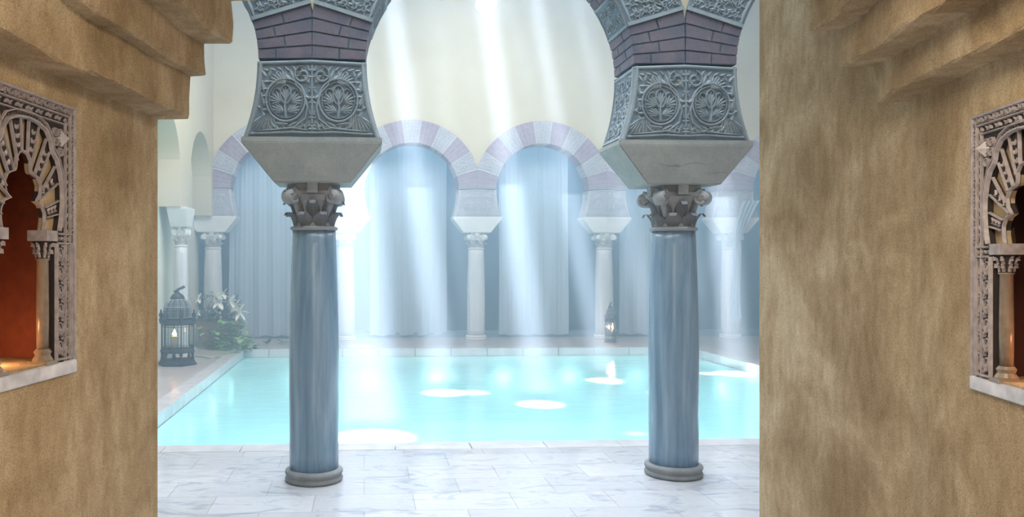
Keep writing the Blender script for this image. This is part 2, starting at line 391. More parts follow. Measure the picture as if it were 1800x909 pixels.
for a in ((PX0-0.1, PX0+0.01, PY0-0.1, PY1+0.1), (PX1-0.01, PX1+0.1, PY0-0.1, PY1+0.1), (PX0, PX1, PY0-0.1, PY0+0.01), (PX0, PX1, PY1-0.01, PY1+0.1)):
    box(bm, *a, d_, -0.13)
tag(obj('floor_basin', bm, 'basin_tile'), kind='structure')
bm = bmesh.new()
vs = [bm.verts.new(q) for q in ((PX0, PY0, WZ), (PX1, PY0, WZ), (PX1, PY1, WZ), (PX0, PY1, WZ))]; bm.faces.new(vs)
tag(obj('pool_water', bm, 'water'), 'turquoise warm pool water in front of the far arcade', 'water', kind='stuff')
for x, y in [(PX0+0.9+i*1.15, yy) for i in range(6) for yy in (PY0+0.12, PY1-0.12)]+[(xx, PY0+1.4+i*1.4) for i in range(4) for xx in (PX0+0.12, PX1-0.12)]:
    light('pool_lamp_light', 'POINT', (x, y, -0.48), (28 if x > -1.5 else 10)*random.uniform(0.35, 1.25), (0.76, 0.97, 0.97), shadow_soft_size=0.25)

def arc_top(x, centers, R, zc):
    for c in centers:
        if abs(x-c) <= R: return zc+math.sqrt(max(0, R*R-(x-c)**2))
    return None
def arcade_wall(name, centers, S, Ro, x0, x1, ztop, y, t, mat, rotz=0, loc=(0, 0, 0), zlow=None, nper=40):
    """plain wall above a row of ring arches; its lower edge follows the extrados"""
    bm = bmesh.new(); xs = sorted(set([x0, x1]+[round(c+S/2*k/nper*1.0, 5) for c in centers for k in range(-nper, nper+1) if x0 < c+S/2*k/nper < x1]))
    zl = []
    for x in xs:
        zz = arc_top(x, centers, Ro, ZS); zl.append(zz-0.01 if zz else (zlow or ZI))
    fr = []
    for x, z in zip(xs, zl): fr.append([bm.verts.new((x, y-t/2, z)), bm.verts.new((x, y-t/2, ztop)), bm.verts.new((x, y+t/2, ztop)), bm.verts.new((x, y+t/2, z))])
    for a, b_ in zip(fr, fr[1:]):
        for i in range(4): bm.faces.new((a[i], b_[i], b_[(i+1) % 4], a[(i+1) % 4]))
    bm.faces.new(fr[0]); bm.faces.new(fr[-1])
    o = obj(name, bm, mat, loc=loc); o.rotation_euler = (0, 0, rotz); return tag(o, kind='structure')
RO = 1.30
arcade_wall('wall_back', [XF[k]+SF/2 for k in range(5)], SF, RO, XL, XR, ZC, YF, T-0.06, 'cream')
arcade_wall('wall_near', [XN[k]+SN/2 for k in range(3)], SN, RO, XN[0], XN[3], ZC, YN, T-0.04, 'cream')
bm = bmesh.new(); box(bm, XN[3], XR+0.1, YN-0.19, YN+0.19, 0, ZC); tag(obj('wall_near_end', bm, 'cream'), kind='structure')
bm = bmesh.new(); box(bm, XR, XR+0.2, 3.2, YF+3.2, 0, ZC); tag(obj('wall_right', bm, 'cream'), kind='structure')
# gallery behind the far arcade
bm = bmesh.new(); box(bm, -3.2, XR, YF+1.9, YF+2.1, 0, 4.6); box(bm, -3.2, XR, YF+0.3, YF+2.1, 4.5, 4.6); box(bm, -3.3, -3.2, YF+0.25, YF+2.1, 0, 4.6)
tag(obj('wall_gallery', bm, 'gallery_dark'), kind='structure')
bm = bmesh.new(); box(bm, -2.6, XR, YF+0.42, YF+0.62, 0, 0.10)
tag(obj('trim_gallery_step', bm, 'far_ledge'), kind='structure')
# left side: blind arcade of plain plaster. the local frame of arches runs along +y
SL = (YF-0.1-YN)/4 if False else 2.45
YL = [YF-SL*k for k in range(5)]
bm = bmesh.new(); box(bm, XL-0.55, XL-0.30, 2.9, YF+0.2, 0, ZC); tag(obj('wall_left', bm, 'aqua_wash'), kind='structure')
cl = [-(YF-SL*(k+0.5)) for k in range(4)]   # centres along local x after a turn of -90 degrees: world y = -x
arcade_wall('wall_left_upper', cl, SL, 0.885, -(YF+0.19), -2.9, ZC, 0, 0.38, 'cream', rotz=-PI/2, loc=(XL-0.15, 0, 0), zlow=ZI)

# ceiling with the small open skylights the beams come through
bm = bmesh.new()
cell = 0.4; nx = int((XR-XL+0.8)/cell)+1; ny = int((YF+0.6-YN+0.4)/cell)+1
holes = {}
for h in BEAMS:
    i = int((h.x-(XL-0.4))/cell); j = int((h.y-(YN-0.4))/cell); holes.setdefault((i, j), []).append(h)
for i in range(nx):
    for j in range(ny):
        x0, y0 = XL-0.4+i*cell, YN-0.4+j*cell; x1, y1 = x0+cell, y0+cell
        if not any(x0-0.22 < h.x < x1+0.22 and y0-0.22 < h.y < y1+0.22 for h in BEAMS): box(bm, x0, x1, y0, y1, ZC, ZC+0.1)
tag(obj('ceiling', bm, 'cream'), kind='structure')

# ------------------------------------------------------------------ passage: ochre walls with stepped corbels and carved niches
PL1 = un(277, 210, d=3.0); PLd = (un(845, CY, d=5)-Vector((0, 0, EYE))); PLd.z = 0; PLd.normalize()
PR1 = un(1598, 178, d=2.74); PRd = (un(1005, CY, d=5)-Vector((0, 0, EYE))); PRd.z = 0; PRd.normalize()
PR2 = un(1335, 200, d=4.0)
for v_ in (PL1, PR1, PR2): v_.z = 0
def wall_frame(P, d, inward):
    """matrix: local x along the wall towards the hall, y into the wall, z up; origin P"""
    n = Vector((-d.y, d.x, 0)) if inward < 0 else Vector((d.y, -d.x, 0))
    return n
# n points INTO the wall (away from the passage)
NL = Vector((-PLd.y, PLd.x, 0)); NR = Vector((PRd.y, -PRd.x, 0))
rj = random.Random(3)
def passage_wall(name, P, d, n, length, hole, ztop, thick, tail=None):
    """wall face with a rectangular niche hole; s measured back from P (s=0) towards the camera (s=length)"""
    bm = bmesh.new()
    def pt(s, z, w=0.0): q = P-d*s+n*w; return (q.x, q.y, z)
    s0, s1, z0, z1 = hole
    ss = sorted([0, s0, s1, length]); zs = sorted([0, z0, z1, ztop])
    for i in range(3):
        for j in range(3):
            if i == 1 and j == 1: continue
            bm.faces.new([bm.verts.new(pt(a, b_)) for a, b_ in ((ss[i], zs[j]), (ss[i+1], zs[j]), (ss[i+1], zs[j+1]), (ss[i], zs[j+1]))])
    # niche cheeks
    D = 0.34
    for a, b_ in (((s0, z0), (s1, z0)), ((s1, z0), (s1, z1)), ((s1, z1), (s0, z1)), ((s0, z1), (s0, z0))):
        bm.faces.new([bm.verts.new(pt(a[0], a[1])), bm.verts.new(pt(b_[0], b_[1])), bm.verts.new(pt(b_[0], b_[1], D)), bm.verts.new(pt(a[0], a[1], D))])
    bm.faces.new([bm.verts.new(pt(a, b_, D)) for a, b_ in ((s0, z0), (s1, z0), (s1, z1), (s0, z1))])
    # thickness: back, ends
    bm.faces.new([bm.verts.new(pt(a, b_, thick)) for a, b_ in ((0, 0), (length, 0), (length, ztop), (0, ztop))])
    bm.faces.new([bm.verts.new(pt(length, b_, w)) for w, b_ in ((0, 0), (thick, 0), (thick, ztop), (0, ztop))])
    if tail is None:
        bm.faces.new([bm.verts.new(pt(0, b_, w)) for w, b_ in ((0, 0), (thick, 0), (thick, ztop), (0, ztop))])
    else:
        q = tail; e = P+n*thick; qe = q+Vector((thick, 0, 0))
        bm.faces.new([bm.verts.new(v_) for v_ in ((P.x, P.y, 0), (q.x, q.y, 0), (q.x, q.y, ztop), (P.x, P.y, ztop))])
        bm.faces.new([bm.verts.new(v_) for v_ in ((q.x, q.y, 0), (qe.x, qe.y, 0), (qe.x, qe.y, ztop), (q.x, q.y, ztop))])
        bm.faces.new([bm.verts.new(v_) for v_ in ((qe.x, qe.y, 0), (e.x, e.y, 0), (e.x, e.y, ztop), (qe.x, qe.y, ztop))])
    bmesh.ops.remove_doubles(bm, verts=bm.verts, dist=1e-5)
    return tag(obj(name, bm, 'plaster'), kind='structure')
def s_at(P, d, px):
    """distance back from P along the wall where it is seen at picture column px"""
    lo, hi = -1.0, 2.6
    def col(s):
        q = P-d*s; dep = q.x*sin(TH)+q.y*cos(TH); return CX+F*(q.x*cos(TH)-q.y*sin(TH))/dep
    best = min((abs(col(i*0.002)-px), i*0.002) for i in range(0, 1300) if (lambda q: q.x*sin(TH)+q.y*cos(TH) > 0.3)(P-d*(i*0.002)))
    return best[1]
def z_at(P, d, px, py):
    s = s_at(P, d, px); q = P-d*s; dep = q.x*sin(TH)+q.y*cos(TH); return s, EYE+(CY-py)/F*dep
sL0, zLt = z_at(PL1, PLd, 131, 190); _, zLb = z_at(PL1, PLd, 126, 655); sLc = sL0+0.255
sR0, zRt = z_at(PR1, PRd, 1710, 205); _, zRb = z_at(PR1, PRd, 1702, 681)
print('NICHE L', sL0, sLc, zLt, zLb, ' R', sR0, zRt, zRb)
WN = 2*(sLc-sL0)                      # full width of the frame
HN = zLt-zLb
def corbels(name, P, d, n, steps, ztop, length, back=0.25):
    """stepped courses oversailing the passage: steps = [(z of underside, projection)...]"""
    bm = bmesh.new(); prof = [(-back, steps[0][0])]
    for k, (z, w) in enumerate(steps):
        zn = steps[k+1][0] if k+1 < len(steps) else ztop
        r = 0.012
        prof += [(w-r, z), (w-r*0.3, z+r*0.3), (w, z+r), (w, z+(zn-z)*0.5), (w, zn)]
    prof.append((-back, ztop)); nseg = 90; rings = []
    for i in range(nseg+1):
        s = length*i/nseg; wob = [0.006*sin(s*5.1+k*1.7)+0.004*sin(s*13+k) for k in range(len(prof))]
        ring = []
        for k, (w, z) in enumerate(prof):
            inner = 0 < k < len(prof)-1; jw = (rj.uniform(-.0035, .0035)+wob[k//5]*0.7) if inner else 0; jz = (rj.uniform(-.003, .003)+wob[(k+2)//5]*0.7) if inner else 0
            q = P-d*(s+(rj.uniform(-.004, .004) if i == 0 else 0))-n*(w+jw); ring.append(bm.verts.new((q.x, q.y, z+jz)))
        rings.append(ring)
    K = len(prof)
    for a, b_ in zip(rings, rings[1:]):
        for k in range(K): bm.faces.new((a[k], a[(k+1) % K], b_[(k+1) % K], b_[k]))
    bm.faces.new(rings[0]); bm.faces.new(rings[-1])
    return tag(obj(name, bm, 'plaster'), kind='structure')
ZL = [un(300, y, d=3.0).z for y in (210, 139, 81)]; ZR = [un(1500, y, d=2.74).z for y in (178, 118, 48)]
corbels('trim_corbel_left', PL1, PLd, NL, [(ZL[0], 0.120), (ZL[1], 0.178), (ZL[2], 0.289), (2.47, 0.40)], 2.62, 4.6)
corbels('trim_corbel_right', PR1, PRd, NR, [(ZR[0], 0.102), (ZR[1], 0.215), (ZR[2], 0.312), (2.46, 0.42)], 2.62, 4.4)
holeL = (sL0+0.035, sL0+WN-0.035, zLb+0.045, zLt-0.03)
passage_wall('wall_passage_left', PL1, PLd, NL, 4.6, holeL, 3.2, 1.6)
sRc = sR0+WN/2
holeR = (sR0+0.035, sR0+WN-0.035, zRb+0.045, zRt-0.03)
passage_wall('wall_passage_right', PR1, PRd, NR, 4.4, holeR, 4.3, 1.2, tail=PR2)
bm = bmesh.new(); box(bm, -3.6, 4.2, -1.6, 2.62, 2.62, 2.74); tag(obj('ceiling_passage', bm, 'plaster'), kind='structure')
bm = bmesh.new(); box(bm, -3.4, XR, 2.5, YN-0.2, 4.3, 4.4); tag(obj('ceiling_corridor', bm, 'cream'), kind='structure')
bm = bmesh.new(); box(bm, -3.4, PL1.x+0.02, 2.5, 2.62, 3.2, 4.4); box(bm, PL1.x, PR1.x+1, 2.5, 2.62, 2.74, 4.4); tag(obj('wall_passage_front', bm, 'plaster'), kind='structure')

# ------------------------------------------------------------------ carved wall niches
def niche(P, d, n, sc, zb, W_, H_, label, warm, lining='terracotta_plaster'):
    """local frame: +x towards the hall, +z up, +y out of the wall into the passage"""
    o = P-d*sc; root = empty('carved_niche', (o.x, o.y, zb))
    mx_ = Matrix(((d.x, -n.x, 0, o.x), (d.y, -n.y, 0, o.y), (0, 0, 1, zb), (0, 0, 0, 1)))
    root.matrix_world = mx_
    tag(root, label, 'wall niche')
    hw = W_/2
    def mp(y): return lambda u, v_, h: (u, y+h, v_)
    z_s = 0.040*H_/0.79; k = H_/0.79          # sill thickness
    zc = 0.418*k                               # level of the capitals top
    # sill
    bm = bmesh.new(); box(bm, -hw, hw, -0.30, 0.009, 0, z_s); bmesh.ops.bevel(bm, geom=bm.edges[:], offset=0.003, segments=2, affect='EDGES')
    obj('sill', bm, 'sill_stone', root)
    # lobed outlines --------------------------------------------------
    ow = 0.158                              # half width of the outer cusped arch
    iw = 0.098                               # half width of the inner lobed opening
    def lobed(w_, base, top, nl, amp, npt=9):
        """multifoil outline from (+w,base) over the top to (-w,base)"""
        pts = []
        for i in range(nl):
            a0, a1 = PI*i/nl, PI*(i+1)/nl
            for j in range(npt+(1 if i == nl-1 else 0)):
                t = j/npt; a = a0+(a1-a0)*t; r = 1+amp*sin(PI*t)
                pts.append((w_*r*cos(a), base+(top-base)*r*sin(a)**0.9 if sin(a) > 0 else base))
        return pts
    zo_base = zc
    outer = [(0.158, .418), (0.168, .46), (0.173, .505), (0.172, .54), (0.161, .584), (0.145, .62), (0.119, .643), (0.112, .670), (0.088, .698), (0.045, .713), (0, .717)]
    inner = [(.098, .418), (.104, .44), (.104, .465), (.09, .488), (.065, .497), (.082, .515), (.086, .54), (.072, .562), (.038, .572), (.034, .585), (.034, .605), (.02, .622), (0, .628)]
    outer = [(x, z*k) for x, z in outer]+[(-x, z*k) for x, z in outer[-2::-1]]
    inner = [(x, z*k) for x, z in inner]+[(-x, z*k) for x, z in inner[-2::-1]]
    def resample(pts, n_):
        ls = [0]
        for a, b_ in zip(pts, pts[1:]): ls.append(ls[-1]+math.dist(a, b_))
        out = []; j = 0
        for i in range(n_+1):
            t = ls[-1]*i/n_
            while j < len(ls)-2 and ls[j+1] < t: j += 1
            u_ = (t-ls[j])/max(1e-9, ls[j+1]-ls[j]); out.append((pts[j][0]+(pts[j+1][0]-pts[j][0])*u_, pts[j][1]+(pts[j+1][1]-pts[j][1])*u_))
        return out
    NP = 80
    o_ = resample(outer, NP); i_ = resample(inner, NP)
    # frame slab : area between the rectangle and the outer arch, carried down each side as jambs
    bm = bmesh.new(); y0, y1 = -0.05, 0.0; jam = 0.140
    def rect_pt(x, z):
        # project from the arch centre on the rectangle
        cx0, cz0 = 0, zo_base; dx, dz = x-cx0, z-cz0; tx = hw/abs(dx) if abs(dx) > 1e-6 else 1e9; tz = (H_-cz0)/dz if dz > 1e-6 else 1e9; t = min(tx, tz); return (cx0+dx*t, cz0+dz*t)
    A = [(x, z) for x, z in o_]; B = [rect_pt(x, z) for x, z in o_]
    # exact corners
    for sgn in (1, -1):
        kk = min(range(len(B)), key=lambda q: math.dist(B[q], (sgn*hw, H_))); B[kk] = (sgn*hw, H_)
    va = [(bm.verts.new((x, y1, z)), bm.verts.new((x, y0-0.0, z))) for x, z in A]; vb = [(bm.verts.new((x, y1, z)), bm.verts.new((x, y0, z))) for x, z in B]
    for i in range(NP):
        bm.faces.new((va[i][0], va[i+1][0], vb[i+1][0], vb[i][0])); bm.faces.new((va[i][1], va[i+1][1], vb[i+1][1], vb[i][1]))
        bm.faces.new((va[i][0], va[i+1][0], va[i+1][1], va[i][1])); bm.faces.new((vb[i][0], vb[i+1][0], vb[i+1][1], vb[i][1]))
    for sg in (1, -1): box(bm, min(sg*jam, sg*hw), max(sg*jam, sg*hw), y0, y1, z_s, zo_base)
    # raised ribs of the frame (plain fillets)
    fr = obj('frame', bm, ['niche_ground'], root)
    bm = bmesh.new()
    for q, w_ in ((0.006, 0.006), (0.034, 0.0035), (0.060, 0.003)):
        pts = [(hw-q, z_s), (hw-q, H_-q), (-hw+q, H_-q), (-hw+q, z_s)]
        for a, b_ in zip(pts, pts[1:]):
            stroke(bm, mp(y1), [a, b_], w_, 0.008, 0, taper=False)
    stroke(bm, mp(y1), [(x*1.02, z_s+0+z-z_s) for x, z in o_], 0.0055, 0.010, 0, taper=False)
    stroke(bm, mp(y1), [(x*1.10, zo_base+(z-zo_base)*1.06) for x, z in o_ if z > zo_base+0.004], 0.003, 0.007, 0, taper=False)
    # beads between the two rims
    mid = resample([(x*1.055, zo_base+(z-zo_base)*1.033) for x, z in o_], 60)
    for (a, b_) in mid: leaf(bm, mp(y1), a-0.003, b_, 0, 0.006, 0.0025, 0.006, 0)
    # lower jamb panels: border and vine
    for sg in (1, -1):
        xa, xb = sg*(jam+0.006), sg*(hw-0.028); xa, xb = min(xa, xb), max(xa, xb); zb0, zb1 = z_s+0.008, zo_base-0.035*k
        for a, b_ in (((xa, zb0), (xb, zb0)), ((xb, zb0), (xb, zb1)), ((xb, zb1), (xa, zb1)), ((xa, zb1), (xa, zb0))): stroke(bm, mp(y1), [a, b_], 0.004, 0.009, 0, taper=False)
        cxp = (xa+xb)/2; ww = (xb-xa)/2-0.008; nrow = 6; hh = (zb1-zb0-0.012)/nrow
        for r in range(nrow):
            zz = zb0+0.006+hh*(r+0.5)
            for s2 in (1, -1):
                px_ = cxp+s2*ww*0.50
                stroke(bm, mp(y1), ringpts(px_, zz, ww*0.44, hh*0.36, n=16, a0=-PI*0.42, a1=PI*1.42), 0.0019, 0.005, 0, taper=False)
                stroke(bm, mp(y1), [(px_-s2*ww*0.1, zz-hh*0.36), (cxp+s2*ww*0.12, zz-hh*0.46), (cxp, zz-hh*0.30)], 0.0018, 0.005, 0)
                for q in (-0.75, 0, 0.75): leaf(bm, mp(y1), px_, zz-hh*0.16, PI/2+q, hh*(0.36 if q == 0 else 0.24), 0.0032, 0.005, 0)
                leaf(bm, mp(y1), px_, zz-hh*0.14, -PI/2, hh*0.16, 0.003, 0.005, 0)
                leaf(bm, mp(y1), cxp+s2*ww*0.98, zz+hh*0.40, PI/2+s2*1.0, hh*0.22, 0.0032, 0.005, 0)
                leaf(bm, mp(y1), cxp+s2*ww*0.98, zz+hh*0.56, -PI/2-s2*1.0, hh*0.22, 0.0032, 0.005, 0)
                leaf(bm, mp(y1), cxp, zz+hh*0.42, PI/2-s2*0.9, hh*0.26, 0.0032, 0.005, 0)
            leaf(bm, mp(y1), cxp, zz-hh*0.14, PI/2, hh*0.34, 0.0034, 0.006, 0)
        # zigzag band
        for z_ in (zo_base-0.026*k,):
            nz = 8; pts = [(xa+(xb-xa)*i/nz, z_+(0.008*k if i % 2 else 0)) for i in range(nz+1)]
            stroke(bm, mp(y1), pts, 0.003, 0.007, 0, taper=False)
        stroke(bm, mp(y1), [(xa, zo_base-0.008*k), (xb, zo_base-0.008*k)], 0.004, 0.009, 0, taper=False)
    # two border bands of running vine up the sides and over the top
    for off, cell in ((0.020, 0.021), (0.047, 0.024)):
        path = resample([(hw-off, zo_base), (hw-off, H_-off), (-hw+off, H_-off), (-hw+off, zo_base)], int((2*(H_-off-zo_base)+2*(hw-off))/cell))
        for i, (a, b_) in enumerate(path):
            sg = 1 if i % 2 else -1
            if off < 0.03: stroke(bm, mp(y1), spiral(a, b_, 0.0095, 0.003, sg*PI/2, sg*1.0, 10), 0.0028, 0.006, 0); leaf(bm, mp(y1), a, b_, PI/4*i, 0.012, 0.0026, 0.006, 0)
            else: leaf(bm, mp(y1), a-0.004, b_-0.006, PI/2+sg*0.7, 0.017, 0.0030, 0.007, 0); leaf(bm, mp(y1), a+0.004, b_+0.006, PI/2-sg*0.7+PI, 0.015, 0.0026, 0.006, 0)
    # spandrels filled with rosettes
    for sg in (1, -1):
        rs = random.Random(5)
        for gx in range(9):
            for gz in range(14):
                x = ow*0.20+0.027*gx; z = zo_base+0.012+0.027*gz
                if x > hw-0.072 or z > H_-0.068: continue
                t = math.atan2((z-zo_base)/1.0, x); q = min(o_[:NP//2+1], key=lambda a: abs(math.atan2(a[1]-zo_base, a[0])-t)); rr_ = math.hypot(x, z-zo_base)/math.hypot(q[0], q[1]-zo_base)
                if rr_ < 1.13: continue
                stroke(bm, mp(y1), ringpts(sg*x, z, 0.0115, 0.0115, n=12), 0.0024, 0.008, 0, taper=False)
                palmette(bm, mp(y1), sg*x, z-0.004, PI/2+rs.uniform(-1, 1), 0.014, 0.007, 5, 2.6, 0)
    obj('ornament', bm, 'niche_ridge', root)
    for sg in (1, -1):                          # small pyramid bosses
        bm = bmesh.new(); x, z = sg*(hw-0.083), H_-0.105*k; q = 0.017
        c_ = bm.verts.new((x, 0.03, z)); b4 = [bm.verts.new((x+dx, 0.002, z+dz)) for dx, dz in ((q, 0), (0, q*1.4), (-q, 0), (0, -q*1.4))]
        for i in range(4): bm.faces.new((b4[i], b4[(i+1) % 4], c_))
        bm.faces.new(b4); obj('boss', bm, 'sill_stone', root)
    # radiating fan of voussoirs, set back
    yb = -0.016; bm = bmesh.new()
    def slab(i0, i1, dy, mi, cut=1.0):
        fa, fb = [], []
        for i in range(i0, i1+1):
            x, z = o_[i]; u_, w_ = i_[i]; x, z = x*1.02, z
            fa.append((bm.verts.new((u_, yb+dy, w_)), bm.verts.new((x, yb+dy, z)), bm.verts.new((x, yb-0.05, z)), bm.verts.new((u_, yb-0.010, w_))))
        for a, b_ in zip(fa, fa[1:]):
            for q in range(4):
                f = bm.faces.new((a[q], b_[q], b_[(q+1) % 4], a[(q+1) % 4])); f.material_index = mi
        for a in (fa[0], fa[-1]):
            f = bm.faces.new(a); f.material_index = mi
    nv_ = 17; edges = [round(NP*j/nv_) for j in range(nv_+1)]
    for j in range(nv_):
        slab(edges[j], edges[j+1], 0.010 if j % 2 else 0.0, 1 if j % 2 else 0)
    for j in range(nv_):
        if j % 2 == 0: continue
        a, b_ = edges[j], edges[j+1]; mid_ = (a+b_)//2
        for t0 in (0.18, 0.42, 0.66):
            u_ = i_[mid_][0]+(o_[mid_][0]-i_[mid_][0])*t0; w_ = i_[mid_][1]+(o_[mid_][1]-i_[mid_][1])*t0
            an = math.atan2(o_[mid_][1]-i_[mid_][1], o_[mid_][0]-i_[mid_][0])
            for q in (-0.6, 0.6): leaf(bm, mp(yb+0.010), u_, w_, an+q, 0.016, 0.0042, 0.006, 2)
        for e in (a, b_):
            stroke(bm, mp(yb+0.008), [(i_[e][0], i_[e][1]), (o_[e][0], o_[e][1])], 0.0030, 0.008, 2, taper=False)
    stroke(bm, mp(yb+0.004), i_, 0.004, 0.008, 2, taper=False)
    obj('fan_voussoirs', bm, ['niche_gold', 'niche_ground', 'niche_ridge'], root)
    # colonnettes carrying the inner arch
    for sg in (1, -1):
        x = sg*0.119; r = 0.0165
        cn = empty('colonnette', (0, 0, 0)); cn.parent = root; cn.location = (x, -0.022, z_s)
        Hs = zo_base-z_s
        bm = bmesh.new(); lathe(bm, [(r*1.7, 0), (r*1.7, 0.014), (r*1.25, 0.026), (r*1.45, 0.036), (r*1.1, 0.044)], 20); box(bm, -r*1.8, r*1.8, -r*1.8, r*1.8, -0.0005, 0.010); obj('base', bm, 'niche_column', cn)
        bm = bmesh.new(); lathe(bm, [(r, 0.044), (r*1.04, Hs*0.4), (r*0.95, Hs-0.085*k), (r*1.15, Hs-0.083*k), (r*1.15, Hs-0.079*k)], 24); obj('shaft', bm, 'niche_column', cn, smooth=True)
        bm = bmesh.new(); lathe(bm, [(r*0.95, Hs-0.079*k), (r*1.1, Hs-0.06*k), (r*1.5, Hs-0.03*k)], 20, mi=0)
        box(bm, -r*1.75, r*1.75, -r*1.75, r*1.75, Hs-0.030*k, Hs, 1)
        for kk in range(8):
            a = 2*PI*kk/8
            for zz, rr_ in ((Hs-0.062*k, 1.2), (Hs-0.042*k, 1.45)):
                tube(bm, [(cos(a)*r*rr_*0.8, sin(a)*r*rr_*0.8, zz-0.014), (cos(a)*r*rr_, sin(a)*r*rr_, zz), (cos(a)*r*(rr_+.35), sin(a)*r*(rr_+.35), zz+0.005), (cos(a)*r*(rr_+.3), sin(a)*r*(rr_+.3), zz-0.004)], 0.0045, 5, 1)
        obj('capital', bm, ['niche_ground', 'niche_ridge'], cn)
    # recess lining
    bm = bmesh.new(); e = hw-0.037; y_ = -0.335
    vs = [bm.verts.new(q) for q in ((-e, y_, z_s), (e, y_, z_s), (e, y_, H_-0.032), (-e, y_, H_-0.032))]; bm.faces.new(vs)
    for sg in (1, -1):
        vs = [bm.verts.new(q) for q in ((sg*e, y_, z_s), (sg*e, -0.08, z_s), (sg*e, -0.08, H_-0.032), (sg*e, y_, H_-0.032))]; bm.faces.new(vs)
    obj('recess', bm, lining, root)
    return root, mx_
rootL, mL = niche(PL1, PLd, NL, sLc, zLb, WN, zLt-zLb, 'carved alabaster niche with glowing terracotta recess in the wall beside the lantern side', True)
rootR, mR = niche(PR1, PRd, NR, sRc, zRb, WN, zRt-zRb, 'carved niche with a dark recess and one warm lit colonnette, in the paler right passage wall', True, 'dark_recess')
rootL['label'] = 'carved stone niche with glowing orange recess, in the wall nearer the big lantern'
rootR['label'] = 'carved stone niche with dark recess and a warm lit colonnette, far from the big lantern'
def local(mx_, x, y, z): return (mx_ @ Vector((x, y, z)))
light('niche_candle_light', 'POINT', local(mL, 0.03, -0.12, 0.085), 1.2, (1.0, 0.50, 0.22), shadow_soft_size=0.03)
light('niche_candle_light', 'POINT', local(mR, 0.03, -0.12, 0.11), 0.7, (1.0, 0.42, 0.18), shadow_soft_size=0.02)

